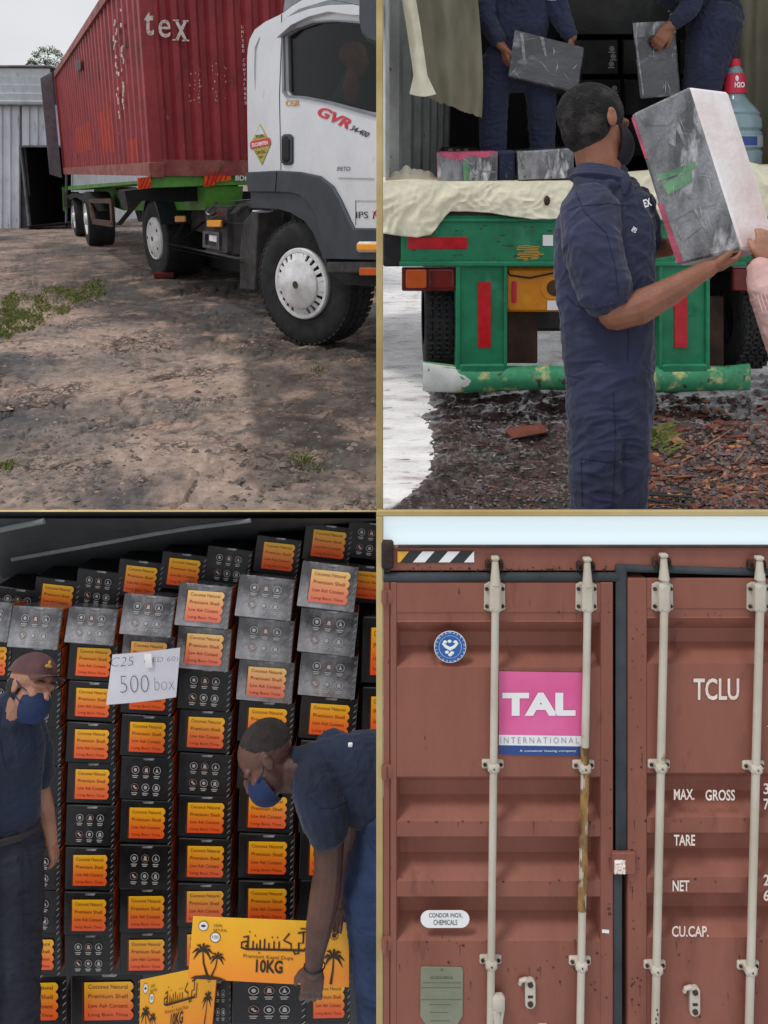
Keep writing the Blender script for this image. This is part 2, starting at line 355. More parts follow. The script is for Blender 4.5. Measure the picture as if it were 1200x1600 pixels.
mat('mask_blue', (26, 46, 88), (20, 36, 70), ns=6, rough=.8, bump=.15, bs=20, fine=.06); mat('mask_black', (28, 28, 36), rough=.85)
mat('cap_brown', (96, 66, 66), (84, 56, 58), ns=10, rough=.9, bump=.2, bs=70, fine=.08)
mat('pink_sleeve', (214, 178, 172), (200, 160, 156), ns=6, rough=.85, bump=.25, bs=18, fine=.05)
mat('leather', (30, 26, 26), rough=.5); mat('eye_white', (215, 210, 205), rough=.3); mat('eye_dark', (20, 16, 14), rough=.2)
mat('wrap_dark', (74, 75, 80), (36, 36, 42), thr=(.35, .65), ns=3, rough=.12, bump=1, bs=14, coat=1, fine=.1, spots=[((176, 178, 184), 4, .56, .8)], st=(1, 1, 2.2))
mat('wrap_clear', (148, 149, 154), (62, 64, 68), ns=4, thr=(.38, .62), rough=.12, bump=1, bs=16, coat=1, fine=.1, st=(2.4, 1, .9), spots=[((226, 226, 230), 5, .56, .7)])
mat('wrap_white', (244, 240, 240), (232, 216, 214), ns=5, rough=.25, bump=.5, bs=8, coat=.5, fine=.03)
mat('wrap_pink', (206, 84, 116), (150, 60, 84), ns=9, rough=.2, coat=.5, bump=.5, bs=20); mat('wrap_green', (110, 160, 118), (70, 112, 84), ns=9, rough=.25, coat=.4)
mat('black_carton', (13, 13, 15), (20, 20, 23), ns=3, rough=.3, rough2=.5, bump=.35, bs=7, coat=.12, fine=.1)
mat('black_film_glare', (58, 58, 62), (158, 158, 162), ns=3.2, thr=(.42, .62), rough=.18, rough2=.35, bump=.8, bs=9, coat=1, fine=.1)  # sky glare on the upper cartons' wrap put in as grey patches
mat('carton_side', (226, 104, 40), (180, 74, 28), ns=14, thr=(.45, .55), rough=.4, coat=.3, fine=.15, spots=[((30, 20, 18), 26, .6, .64)])
mat('label_grad', (240, 120, 30), gen=[(0, (238, 84, 36)), (.35, (242, 112, 36)), (.7, (246, 160, 28)), (1, (250, 190, 30))], rough=.3, coat=.3, fine=.04)
mat('label_pale', (240, 160, 110), gen=[(0, (222, 96, 70)), (.4, (232, 134, 84)), (.8, (236, 180, 104)), (1, (240, 196, 120))], rough=.12, coat=1, fine=.04)
mat('label_ink', (120, 50, 16), rough=.4, fine=.02); mat('icon_white', (176, 174, 172), rough=.4, fine=.02); mat('icon_tan', (150, 106, 84), rough=.4, fine=.02)
mat('tape', (92, 94, 98), (150, 150, 154), ns=30, rough=.2, coat=.6, fine=.1)
mat('orange_print', (248, 160, 10), gen=[(0, (240, 104, 28)), (.45, (248, 144, 14)), (.8, (252, 178, 8)), (1, (250, 190, 20))], rough=.32, coat=.4, fine=.03, col2=(252, 200, 30), ns=1.6, thr=(.52, .7))
mat('print_dark', (52, 34, 16), rough=.4, fine=.02)
mat('paper', (222, 222, 232), (212, 212, 224), ns=2, rough=.8, fine=.02); mat('pen', (66, 66, 92), rough=.6, fine=0); mat('tape_white', (244, 244, 246), rough=.3, fine=0)
mat('ceil', (66, 68, 70), (54, 56, 58), ns=2, rough=.6, fine=.1); mat('ceil_rib', (120, 122, 124), (100, 102, 104), ns=2, rough=.6, fine=.1)
mat('door_red', (140, 87, 72), (127, 76, 62), st=(1.6, 1, .45), ns=2.4, rough=.55, rough2=.7, bump=.12, bs=22, fine=.06, spots=[((104, 58, 46), 9, .64, .76), ((154, 98, 84), 3, .55, .75), ((78, 52, 42), 34, .68, .74), ((120, 66, 50), 1.5, .55, .8)])
mat('rod', (196, 190, 176), (184, 176, 160), ns=5, rough=.4, fine=.05, spots=[((150, 124, 92), 12, .66, .74)])
mat('rod_rust', (158, 122, 72), (92, 66, 44), ns=30, thr=(.42, .58), rough=.8, fine=.25, spots=[((196, 178, 140), 22, .56, .66), ((62, 46, 36), 40, .6, .66)], st=(1, 1, .35))
mat('gasket', (62, 68, 74), (48, 54, 58), ns=5, rough=.7, fine=.15, spots=[((40, 62, 58), 9, .58, .7)])
mat('rusty_iron', (72, 50, 42), (46, 36, 34), ns=10, rough=.9, bump=.4, fine=.2)
mat('pink_decal', (226, 106, 164), (218, 92, 150), ns=4, rough=.4, fine=.03); mat('white_decal', (236, 236, 238), rough=.45, fine=.03); mat('grey_decal', (160, 164, 172), rough=.5, fine=.03)
mat('blue_decal', (44, 74, 138), rough=.4, fine=.03); mat('blue_round', (36, 96, 168), rough=.4, fine=.03)
mat('stencil', (238, 228, 220), (226, 208, 198), ns=30, rough=.6, fine=.04); mat('yellow_decal', (228, 176, 60), rough=.45); mat('black_decal', (46, 48, 50), rough=.5)
mat('csc_plate', (138, 142, 122), (124, 128, 108), ns=14, rough=.45, metal=.2, fine=.06); mat('plate_ink', (96, 100, 84), rough=.5, fine=0)
mat('sky_pale', (205, 220, 226), emit=.5, rough=1, fine=0)
mat('jug', (170, 200, 210), rough=.08, trans=.5, coat=1, fine=.03, ior=1.2); mat('jug_water', (96, 130, 142), (84, 118, 132), ns=4, rough=.15, fine=.03)
mat('jug_red', (206, 44, 72), rough=.35, fine=.04); mat('wood_chip', (122, 66, 50), (88, 48, 38), ns=9, rough=.85, fine=.2); mat('wood_pale', (176, 122, 84), (140, 90, 60), ns=12, rough=.8, fine=.15)
mat('pebble', (128, 98, 92), (96, 74, 72), ns=5, rough=.55, fine=.3)
mat('seam_navy', (31, 35, 56), rough=.9); mat('stitch', (66, 72, 98), rough=.8); mat('teal_cloth', (40, 84, 78), (32, 66, 62), ns=5, rough=.8, fine=.1)
mat('film_glint', (176, 178, 184), rough=.12, coat=1, fine=0)
# ---------------------------------------------------------------- partitions between the four bays
YE = G(300, 798).y                       # front edge of the raised yard
DE = proj((0, YE, 0))[2]
CLIP = (CAMP, (CR @ V(((588.6-PCX)/F, 0, 0)) - 0*V((0,0,0))))
def radial(px):                          # plane through the eye at picture column px: keeps what is left of it
    a = ray(px, 0); b = ray(px, 1600); n = a.cross(b).normalized()
    if n.x < 0: n = -n
    return (CAMP, n)
CLIP = radial(588.5)
tE = PF(DE)
m = MB(tE); m.bbox((588, -40, -8), (598.6, 797, 3), 1.5); struct('upper_partition', m, 'gold_edge')
m = MB(tE); m.bbox((-60, 797.5, -10), (598.6, 806, 2), 1.2); struct('floor_partition', m, 'gold_edge')
DB = 1.85; tB = PF(DB)
m = MB(tB); m.bbox((588, 806.5, -60), (598.6, 1660, 3), 1.5); m.bbox((588, 797, -6), (1260, 806.5, 3), 1.5); struct('lower_partition', m, 'gold_edge')
m = MB(tB); m.box((599, 806.6, -14), (1262, 853, -8)); struct('sky', m, 'sky_pale')
# ---------------------------------------------------------------- bottom right: container door end
ct = empty('shipping_container', tB(900, 1640, -60), 'weathered brown-red shipping container with four lock rods seen square on from its door end', 'shipping container')
def part(name, fn, m, parent=ct, **k):
    q = MB(tB); fn(q); return build(name, q, m, parent, **k)
part('door_backing', lambda q: q.box((600, 893, -60), (1250, 1660, -44)), 'rusty_iron')
part('roof', lambda q: q.box((606, 858, -150), (1262, 862, -9)), 'door_red')
part('side_wall', lambda q: q.box((599, 862, -150), (604, 1660, -14)), 'door_red'); part('side_wall', lambda q: q.box((1250, 862, -150), (1262, 1660, -14)), 'door_red')
def hdr(q):
    q.bbox((599, 857, -14), (1262, 893, -3), 1.5)
    q.bbox((599, 853.8, -14), (1262, 857.5, 1), .8)
part('header_rail', hdr, ['door_red'])
part('rail_lip', lambda q: q.bbox((622, 852.5, -7), (1262, 855.5, 3), .6), 'rusty_iron')
part('corner_casting', lambda q: (q.bbox((596, 845, -12), (615, 888, 8), 3), q.bbox((599, 888, -12), (610, 893, 5), 1)), 'rusty_iron', bevel=.002)
gq = MB(tB)
gq.tube([(599, 902.5, -2), (966, 902, -2)], 7.5, 10, hs=.8); gq.tube([(975, 888, -2), (1262, 897, -2)], 6, 10, hs=.8)
gq.bbox((962, 882, -4), (979, 1330, 3), 2); gq.bbox((958, 1360, -4), (972, 1660, 2), 2)
build('gasket', gq, 'gasket', ct, smooth=True)
def prof(oy):
    P = [(909, 0), (911, 4), (955, 4), (957, 2.5), (969, 2.5)]
    for a, b, c, d in ((970.5, 997.5, 1019.6, 1041.6), (1211.6, 1235, 1258, 1281.5), (1305, 1326.5, 1350.5, 1374.5), (1398.5, 1420, 1443.5, 1468)):
        P += [(a, 4), (b, -29), (c, -29), (d, 4)]
    P += [(1662, 4)]
    return [(y+oy, h-1) for y, h in P]
def door(x0, x1, oy, fl, fr):
    q = MB(tB); P = prof(oy)
    def strip(xa, xb, pts):
        n = len(pts); vs = [(xa, y, h) for y, h in pts]+[(xb, y, h) for y, h in pts]
        q.add(vs, [(i, i+1, n+i+1, n+i) for i in range(n-1)])
    strip(x0+fl, x1-fr, P)
    # folded ends of each corrugation
    for (xa, xo) in ((x0+fl, 5), (x1-fr, -5)):
        base = [(P[0][0]), P[-1][0]]
        for i in range(5, len(P)-1, 4):
            (ya, ha), (yb, hb), (yc, hc), (yd, hd) = P[i:i+4]
            q.add([(xa, ya, ha), (xa+xo, yb, hb), (xa+xo, yc, hc), (xa, yd, hd)], [(0, 1, 2, 3)])
            q.add([(xa, yb, hb-.2), (xa+xo, yb, hb+.1), (xa+xo, yc, hc+.1), (xa, yc, hc-.2)], [(0, 1, 2, 3)])
    q.bbox((x0, 909+oy, -30), (x0+fl, 1662, 3.6), 1.2); q.bbox((x1-fr, 909+oy, -30), (x1, 1662, 3.6), 1.2)
    return build('door', q, 'door_red', ct, recalc=False)
dl = door(610, 957, 0, 10, 20); dr = door(980, 1262, -6, 30, 5)
part('door_post', lambda q: q.bbox((599, 909, -16), (609, 1662, 2), 1), 'door_red')
def hinge(q, y):
    q.tube([(600, y-20, 4), (600, y+2, 4)], 8, 14, hs=.6); q.bbox((599, y-22, -2), (614, y, 4), 3)
for y in (944, 1216, 1484):
    q = MB(tB); q.bbox((596, y-23, 0), (613.5, y-1, 6), 4); q.tube([(601, y-22, 6), (601, y-2, 6)], 4.5, 12); build('hinge', q, 'door_red', ct, smooth=True)
def rodx(a, b, y): return a+(b-a)*(y-950)/(1600-950)
RODS = [(772, 764.5, 900, 866, 1191, 1495, 12), (914.5, 903, 902, 868, 1192, 1497, 12), (1033, 1019, 892, 862, 1191, 1503, 12.5), (1181, 1164, 892, 866, 1193, 1504, 12.5)]
for i, (xa, xb, yt, yk, y1, y2, rw) in enumerate(RODS):
    q = MB(tB); pts = [(rodx(xa, xb, y), y, 13) for y in (yt, 1192, 1420, 1662)]
    q.tube(pts, rw/2, 14)
    rod = build('lock_rod', q, 'rod', ct, smooth=True)
    if i == 1:
        q = MB(tB); q.tube([(rodx(xa, xb, y)+.8*math.sin(y), y, 13) for y in range(1160, 1422, 12)], [rw/2+.5+.4*math.sin(y*.7) for y in range(1160, 1422, 12)], 12); build('rust_section', q, 'rod_rust', rod, smooth=True)
    # cam head, tapered
    q = MB(tB); q.tube([(xa, yk+8, 12), (xa, yk+20, 12), (xa, yt+10, 13)], [5, 6, 8.5], 12); q.bbox((xa-6, yk, 6), (xa+6, yk+6, 16), 1.5); q.bbox((xa-3.5, yk+4, 8), (xa+3.5, yk+14, 14), 1)
    build('cam_head', q, 'rod', rod, smooth=True)
    
    for s_ in (-1, 1): q = MB(tB); q.bbox((xa+s_*10-4, yk+8, -2), (xa+s_*10+4, yk+24, 8), 3); build('cam_keeper', q, 'rusty_iron', rod)
    # big top bracket
    def bolt(q, x, y, r=3, h=9): q.lathe((x, y, 0), (0, 0, 1), [(r, 2), (r, h), (r*.5, h+.8), (0.01, h+.8)], 6)
    q = MB(tB); q.plate([(xa-16, 912), (xa-9, 908), (xa+9, 908), (xa+16, 912), (xa+16.5, 950), (xa+10, 953), (xa-10, 953), (xa-16.5, 950)], 2, 6.5)
    q.bbox((xa-9, 906, 6), (xa+9, 953, 20), 4); b = build('bracket', q, 'rod', rod, bevel=.001)
    for dx in (-12.5, 12.5):
        for y in (918, 945): q = MB(tB); bolt(q, xa+dx, y); build('bolt', q, 'rusty_iron', rod)
    for yb in (y1, y2):
        x = rodx(xa, xb, yb); q = MB(tB); q.bbox((x-17, yb-7, 2), (x+17, yb+7, 7), 2); q.bbox((x-9, yb-7.5, 6), (x+9, yb+9, 21), 4); build('rod_clamp', q, 'rod', rod, bevel=.001)
        
        for bx, br, bh in ((x-12.5, 3, 8.5), (x+12.5, 3, 8.5), (x, 1.3, 22)): q = MB(tB); bolt(q, bx, yb, br, bh); build('bolt', q, 'rusty_iron', rod)
# stripe decal on the header
def stripes(q):
    for i, (c, x) in enumerate((('y', 622), ('k', 632), ('w', 645), ('k', 667), ('w', 686), ('k', 708), ('w', 726))): pass
def para(q, xa, xb, xc, xd, y0=862, y1=879, h=0): q.add([(xa, y0, h), (xb, y0, h), (xc, y1, h), (xd, y1, h)], [(0, 1, 2, 3)])
HS = -1.2
q = MB(tB); q.add([(621, 861, HS-.8), (741, 861, HS-.8), (741, 880, HS-.8), (621, 880, HS-.8)], [(0, 1, 2, 3)]); st = build('warning_stripe', q, 'black_decal', ct)
q = MB(tB); q.cur = 0
para(q, 621, 639, 625, 621, h=HS); q.cur = 1
para(q, 660, 679, 664, 645, h=HS); para(q, 700, 719, 703, 685, h=HS); para(q, 740, 741, 741, 725, h=HS)
build('pale_stripe', q, ['yellow_decal', 'white_decal'], st)
# round blue emblem
q = MB(tB); q.lathe((703, 1009, -16.2), (0, 0, 1), [(25, 20.5), (0.01, 20.5)], 40); em = build('round_emblem', q, 'white_decal', ct)
q = MB(tB); q.lathe((703, 1009, -16.2), (0, 0, 1), [(23.8, 21.2), (18, 21.2)], 40); q.lathe((703, 1009, -16.2), (0, 0, 1), [(17, 21.2), (0.01, 21.2)], 36); build('emblem_field', q, 'blue_round', em)
q = MB(tB)
for i in range(22):
    a = i*2*math.pi/22
    q.text('MAERTOSPEN'[i % 10], 703+20.8*math.sin(a)-2*math.cos(a), 1009-20.8*math.cos(a)-2*math.sin(a)+2*math.cos(a)*0, 3.4, 5.6, rot=a)
q.tube([(691, 1003, 5.6), (696, 1008, 5.6), (703, 1012, 5.6), (710, 1008, 5.6), (715, 1002, 5.6)], [1.5, 2.4, 3, 2.4, 1.5], 6, hs=.2)
for c in ((695, 1001), (702, 1000), (711, 1001), (698, 1017), (706, 1018), (703, 1021)): q.ell((c[0], c[1], 5.6), (3.3, 2.6, .4), n=8, m=4)
build('emblem_print', q, 'white_decal', em)
# pink square decal
q = MB(tB); q.quad((779, 1047, 4.4), (908.5, 1049, 4.4), (908, 1148, 4.4), (779, 1146, 4.4)); dec = build('pink_decal', q, 'pink_decal', ct)
q = MB(tB); q.quad((779, 1146, 4.5), (908, 1148, 4.5), (907.5, 1164, 4.5), (779, 1162, 4.5)); q.text('TAL', 784, 1116, 36, 5.2, w=114, bold=.05); build('white_print', q, 'white_decal', dec)
q = MB(tB); q.quad((779, 1162, 4.5), (907, 1164, 4.5), (905, 1179, 4.5), (779, 1176.5, 4.5)); build('blue_band', q, 'blue_decal', dec)
q = MB(tB); q.text('INTERNATIONAL', 781, 1159, 9.5, 5.2, w=122, spacing=1.5); build('grey_print', q, 'grey_decal', dec)
q = MB(tB); q.text('A container leasing company', 811, 1173, 4.2, 5.2, w=88); build('small_print', q, 'white_decal', dec)
# stencils
def st_text(txt, x, y, s, w_, oy=0, name='stencil', h=5.2):
    q = MB(tB); q.text(txt, x, y, s, h, w=w_, bold=.018); build(name, q, 'stencil', ct)
st_text('TCLU', 1082, 1092, 34, 71, h=4.2)
st_text('MAX.', 1051, 1247, 17, 32); st_text('GROSS', 1100, 1248, 17, 46); st_text('TARE', 1051, 1318, 17, 33); st_text('NET', 1049, 1389, 17, 26); st_text('CU.CAP.', 1048, 1460, 17, 57)
st_text('4', 1197, 1138, 14, 10, h=4.2)
for tx, y in (('3', 1238), ('7', 1262), ('2', 1380), ('6', 1404)): st_text(tx, 1190.5, y, 17, 9)
# oval sticker, plate
q = MB(tB); q.plate([(695+(24*(1 if math.cos(a) > 0 else -1)) + 14*math.cos(a), 1433+13.5*math.sin(a)) for a in [2*math.pi*i/32+.01 for i in range(32)]], 3.4, 4.6)
ov = build('oval_sticker', q, 'white_decal', ct)
q = MB(tB); q.text('CONDOR INOX,', 670, 1431, 8, 5.2, w=52); q.text('CHEMICALS', 677, 1441.5, 8, 5.2, w=37); build('sticker_print', q, 'black_decal', ov)
q = MB(tB); q.plate([(657, 1509), (660, 1507), (720, 1508), (723, 1511), (722.5, 1583), (713, 1599), (666, 1599), (656.5, 1584)], 3, 5); cp = build('data_plate', q, 'csc_plate', ct, bevel=.0008)
q = MB(tB)
for y, a, b in ((1524, 672, 707), (1531, 661, 719), (1538.5, 658, 721), (1557, 658, 721), (1565, 670, 704), (1577, 672, 700), (1590, 672, 702)): q.box((a, y, 4.9), (b, y+1, 5.3))
q.text('CSC SAFETY APPROVAL', 672, 1525, 4, 5.4, w=36); q.lathe((690, 1511, 0), (0, 0, 1), [(2.2, 5.2), (.01, 6)], 8); build('plate_print', q, 'plate_ink', cp)
# handles
def handle(x, y, s=1):
    q = MB(tB)
    q.plate([(x+8*math.cos(a)*1, y+(15 if math.sin(a) > 0 else -15)+8*math.sin(a)) for a in [2*math.pi*i/24+.01 for i in range(24)]], 3, 9)
    q.tube([(x-1, y-19, 6), (x-8, y-23, 9), (x-15, y-21, 9), (x-16, y-14, 7)], [4, 3.6, 3.4, 3], 8)
    o = build('handle_catch', q, 'rod', ct, smooth=True, bevel=.001)
    q = MB(tB); q.lathe((x, y-15, 0), (0, 0, 1), [(4.4, 9.1), (4.4, 11), (.01, 11.6)], 8); q.lathe((x, y+15, 0), (0, 0, 1), [(4.4, 9.1), (4.4, 11), (.01, 11.6)], 8); q.box((x-4, y+2, 9), (x+4, y+6, 9.6)); build('rivet', q, 'rusty_iron', o)
handle(827, 1546); handle(1082.5, 1558)
q = MB(tB); q.bbox((767, 1540, 12), (786, 1566, 22), 4); q.tube([(772, 1564, 17), (775, 1580, 17), (774, 1604, 17), (772, 1640, 17)], [6, 6, 5.5, 5], 8, hs=.5); q.tube([(783, 1564, 15), (781, 1580, 15), (778, 1610, 15), (780, 1640, 15)], [3.5, 3, 3.5, 3], 8); hb = build('lock_handle', q, 'rod', ct, smooth=True, bevel=.001)
q = MB(tB); q.bbox((836, 1596, 3), (858, 1640, 8), 5); build('handle_catch', q, 'rod', ct)
# lock box on the centre gasket, small white tag
q = MB(tB); q.bbox((954, 1327, 2), (991, 1361, 9), 1.5); q.box((973, 1328, 9), (974, 1360, 9.6)); lb = build('seal_box', q, 'door_red', ct, bevel=.001)
q = MB(tB); q.grid(lambda u, v: (957+17*u, 1337+22*v, 10+2.5*noise.noise(V((u*6, v*7, 1)))), 8, 9); build('seal_tag', q, 'stencil', lb)
q = MB(tB); q.quad((939.5, 1449, 4), (950.5, 1450, 4), (950.5, 1455.5, 4), (939.5, 1454.5, 4)); build('white_tag', q, 'white_decal', ct)
# pencil-like scrawl on the third rod
q = MB(tB)
for i in range(6): q.ell((rodx(1033, 1019, 1562+7*i)+1.5*math.sin(i*2), 1562+7*i, 19), (1.4, 2.6, .5), n=8, m=4)
build('rod_scuff', q, 'black_decal', ct)

rb = random.Random(9); q = MB(tB)
for i in range(330):
    m_ = rb.random()
    if m_ < .4: x, y, h = rb.uniform(620, 1200), 893-abs(rb.gauss(0, 3.2)), -2.4
    elif m_ < .62: x, y, h = rb.choice((951, 987, 1000))+rb.gauss(0, 4), rb.uniform(930, 1600), 4.2
    elif m_ < .8: x, y, h = rb.uniform(625, 1200), rb.choice((1281, 1374, 1468, 956))+rb.gauss(0, 2), 4
    else: x, y, h = rb.uniform(620, 1200), rb.uniform(1470, 1600), 4
    if 966 < x < 982: continue
    r = abs(rb.gauss(0, 1))*.9+.5; n = 6; a0 = rb.uniform(0, 6)
    q.add([(x+r*rb.uniform(.6, 1.3)*math.cos(a0+j*1.047), y+r*rb.uniform(.5, 1.1)*math.sin(a0+j*1.047), h) for j in range(n)], [tuple(range(n))])
    if rb.random() < .16: q.add([(x-.5, y, h), (x+.5, y, h), (x+.3, y+rb.uniform(6, 26), h)], [(0, 1, 2)])
o = build('rust_fleck', q, 'rust_brown', ct, recalc=False, merge=False); tag(o, kind='stuff')
# ---------------------------------------------------------------- bottom left: inside a container stacked with cartons
DW = 3.6; tW = PF(DW); kW = tW.k
m = MB(tW); m.quad((-80, 832, -135), (640, 832, -135), (640, 2100, -135), (-80, 2100, -135)); m.box((-80, 834, -150), (640, 2100, -136)); struct('end_wall', m, 'ceil')
# ceiling slopes up towards the opening; pressed ribs run across it
def cl(x, t): return (x, 932-.148*x*(1-t)-t*126, -130+t*150)   # t 0 at the end wall, 1 at the edge of the yard above
m = MB(tW)
m.grid(lambda u, v: cl(-60+660*u, v), 12, 8)
m.grid(lambda u, v: (cl(-60+660*u, v)[0], cl(-60+660*u, v)[1]-10, cl(-60+660*u, v)[2]), 12, 8)
struct('ceiling', m, 'ceil')
for (x0, y0, x1, y1, h) in ((-10, 892, 330, 806, 26), (-10, 827, 60, 806, 50)):
    pass
def onceil(x, y):
    t = (932-.148*x-y)/(126-.148*x); p = cl(x, t); return (p[0], p[1]+2, p[2]+3)
for j, (pts, rad) in enumerate((([(-20, 893), (60, 877), (150, 858), (230, 840), (300, 825), (395, 807)], 3.4), ([(-20, 831), (30, 819), (78, 808)], 4.5))):
    q = MB(tW); q.tube([onceil(*p_) for p_ in pts], rad, 8, hs=.5)
    o = build('ceiling_rib', q, 'ceil_rib', smooth=True); tag(o, ('long grey rib slanting across the dark ceiling above the cartons', 'short grey rib in the top left corner of the dark ceiling')[j], 'ceiling rib', 'ribs across the dark ceiling')
q = MB(tW); q.add([(-60, 905, -100), (26, 935, -100), (-60, 975, 160), (8, 932, -128), (-60, 900, -128), (-60, 880, 120)], [(0, 1, 2), (3, 4, 0, 1), (4, 5, 2, 0)])
q = MB(tW)
# strip along the top of the end wall where the ceiling meets it
q.box((-70, 960, -130), (-64, 2100, 60)); struct('container_wall', q, 'ceil')
# prototypes, local metres: origin at the centre of the front face
def tP(x, y, h=0): return V((x*kW, -h*kW, -y*kW))
tP.k = kW
CW, CH, CD = 41, 32, 122
def carton_mesh(front):
    q = MB(tP); e = 1.2
    o = lambda i: [(-CW+i, -CH), (CW-i, -CH), (CW, -CH+i), (CW, CH-i), (CW-i, CH), (-CW+i, CH), (-CW, CH-i), (-CW, -CH+i)]
    r0 = [(x, y, -CD) for x, y in o(1)]; r1 = [(x, y, -1.2) for x, y in o(1)]; r2 = [(x*.975, y*.965, 0) for x, y in o(1)]
    fs = []; mi = []
    for k in (0, 8):
        for i in range(8): fs.append((k+i, k+(i+1) % 8, k+8+(i+1) % 8, k+8+i)); mi.append(1 if (k == 0 and i in (1, 2, 3)) else 0)
    fs += [tuple(range(7, -1, -1))]; mi += [0]
    q.add(r0+r1+r2, fs); q.mi[-len(fs):] = mi
    # softly buckled front
    def fr(u, v):
        x = -CW*.975+u*CW*1.95; y = -CH*.965+v*CH*1.93; ed = min(1, 8*min(u, 1-u, v, 1-v)); return (x, y, .2+ed*(.7+1.0*noise.noise(V((u*2.2+front*9, v*2, front)))))
    q.cur = 0; q.grid(fr, 10, 8); q.cur = 0
    return q
def carton_proto(kind, film):
    r = empty('carton', (0, 0, 0)); ORG[r.name] = V((0, 0, 0))
    q = carton_mesh(kind+1); build('box_body', q, ['black_film_glare' if film else 'black_carton', 'carton_side'], r, smooth=True, org=V((0, 0, 0)))
    q = MB(tP)                   # stitched tape up the right-hand edge
    for i in range(7): y = -CH+5+i*9; q.add([(CW-5, y+4, 1.6), (CW-1, y, 1.2), (CW-1, y+1.6, 1.2), (CW-5, y+5.8, 1.6)], [(0, 1, 2, 3)])
    q.add([(-6, -CH+.5, 1.6), (12, -CH, 1.6), (10, -CH+3, 1.8), (-5, -CH+3.4, 1.8)], [(0, 1, 2, 3)])
    build('tape', q, 'tape', r, org=V((0, 0, 0)))
    if kind == 0:
        q = MB(lambda x, y, h=0: tP(x*1.13, y*1.1, h)); pts = [(-23, -20), (24, -21)]
        for i in range(4):
            y = -21+10.5*i; pts += [(26.5, y+2.5), (27, y+6), (25.5, y+8.5), (24, y+10.2)]
        pts += [(-23, 21.5)]; q.plate(pts, 1.9, 2.6)
        lb = build('orange_label', q, 'label_pale' if film else 'label_grad', r, org=V((0, 0, 0)))
        q = MB(lambda x, y, h=0: tP(x*1.13, y*1.1, h))
        for i, t in enumerate(('Coconut Natural', 'Premium Shell', 'Low Ash Content', 'Long Burn Time')): q.text(t, -19, -13+10.4*i, 4.4, 3.1, w=40)
        q.box((-24.6, -20, 2), (-24, 21, 2.7)); build('label_print', q, 'label_ink', lb, org=V((0, 0, 0)))
    else:
        q = MB(tP); q.cur = 0
        for j, y in enumerate((-14, 12)):
            for i, x in enumerate((-17, 0, 17)):
                q.cur = (i+j) % 3 == 1
                q.lathe((x, y, 2.2), (0, 0, 1), [(6, .2), (5.2, .2)], 18)
                q.cur = 0
                k = (i*2+j*3) % 5
                if k == 0: q.ell((x, y, 2.4), (2.6, 3, .3), n=8, m=4)
                elif k == 1: q.add([(x-3.5, y-2.5, 2.5), (x, y+.6, 2.5), (x+3.5, y-2.5, 2.5), (x+1.2, y+3, 2.5), (x-1.2, y+3, 2.5)], [(0, 1, 4), (1, 3, 4), (1, 2, 3)])
                elif k == 2: q.add([(x-1.4, y-3.4, 2.5), (x+2, y-3, 2.5), (x+3, y+3, 2.5), (x-2.6, y+2.8, 2.5)], [(0, 1, 2, 3)])
                elif k == 3: q.ell((x-1, y-1, 2.4), (1.8, 2, .3), n=8, m=4); q.ell((x+1.4, y+1.6, 2.4), (2, 1.6, .3), n=8, m=4)
                else: q.add([(x, y-3.6, 2.5), (x+2.6, y+2.6, 2.5), (x-2.6, y+2.6, 2.5)], [(0, 1, 2)])
                for t in range(2): q.box((x-5+t, y+8+2.6*t, 2.2), (x+4.5-t*1.5, y+9.3+2.6*t, 2.4))
        build('icon_print', q, ['icon_white', 'icon_tan'], r, org=V((0, 0, 0)))
    return r
PROTO = {(k, f): carton_proto(k, f) for k in (0, 1) for f in (0, 1)}
USED = set()
def place_carton(kind, film, px, py, ang, h, label, group, sx=1, sz=1, D=DW, yaw=0, pitch=0, shear=False):
    src = PROTO[(kind, film)]; tf = PF(D)
    if (kind, film) not in USED and not shear: USED.add((kind, film)); r = src
    else:
        r = src.copy(); COL.objects.link(r)
        for ch in list(src.children):
            c = ch.copy(); COL.objects.link(c); c.parent = r
            for g in list(ch.children):
                d = g.copy(); COL.objects.link(d); d.parent = c
    s = D/DW
    if shear:                    # a box leaning back along its row: front upright, top sloping away
        S = Matrix.Identity(4); S[2][1] = -(py-30-PCY)/F; S[0][1] = (px-PCX)/F
        for c in list(r.children)+[g for c in r.children for g in c.children]: c.data = c.data.copy(); c.data.transform(S)
    M = Matrix.Translation(tf(px, py, h)) @ CR.to_4x4() @ Matrix.Rotation(-ang, 4, 'Y') @ Matrix.Rotation(yaw, 4, 'Z') @ Matrix.Rotation(-pitch, 4, 'X') @ Matrix.Diagonal((sx*s, s, sz*s, 1))
    r.matrix_world = M; loc, rot, scl = M.decompose(); r.location = loc; r.rotation_euler = rot.to_euler(); r.scale = scl
    tag(r, label, 'carton', group); return r
ORD = ['top', 'second', 'third', 'fourth', 'fifth', 'sixth', 'seventh', 'eighth', 'ninth', 'tenth', 'eleventh']
K2 = ('orange label', 'white icons')
PR = ('with the orange text label', 'printed with white icons')
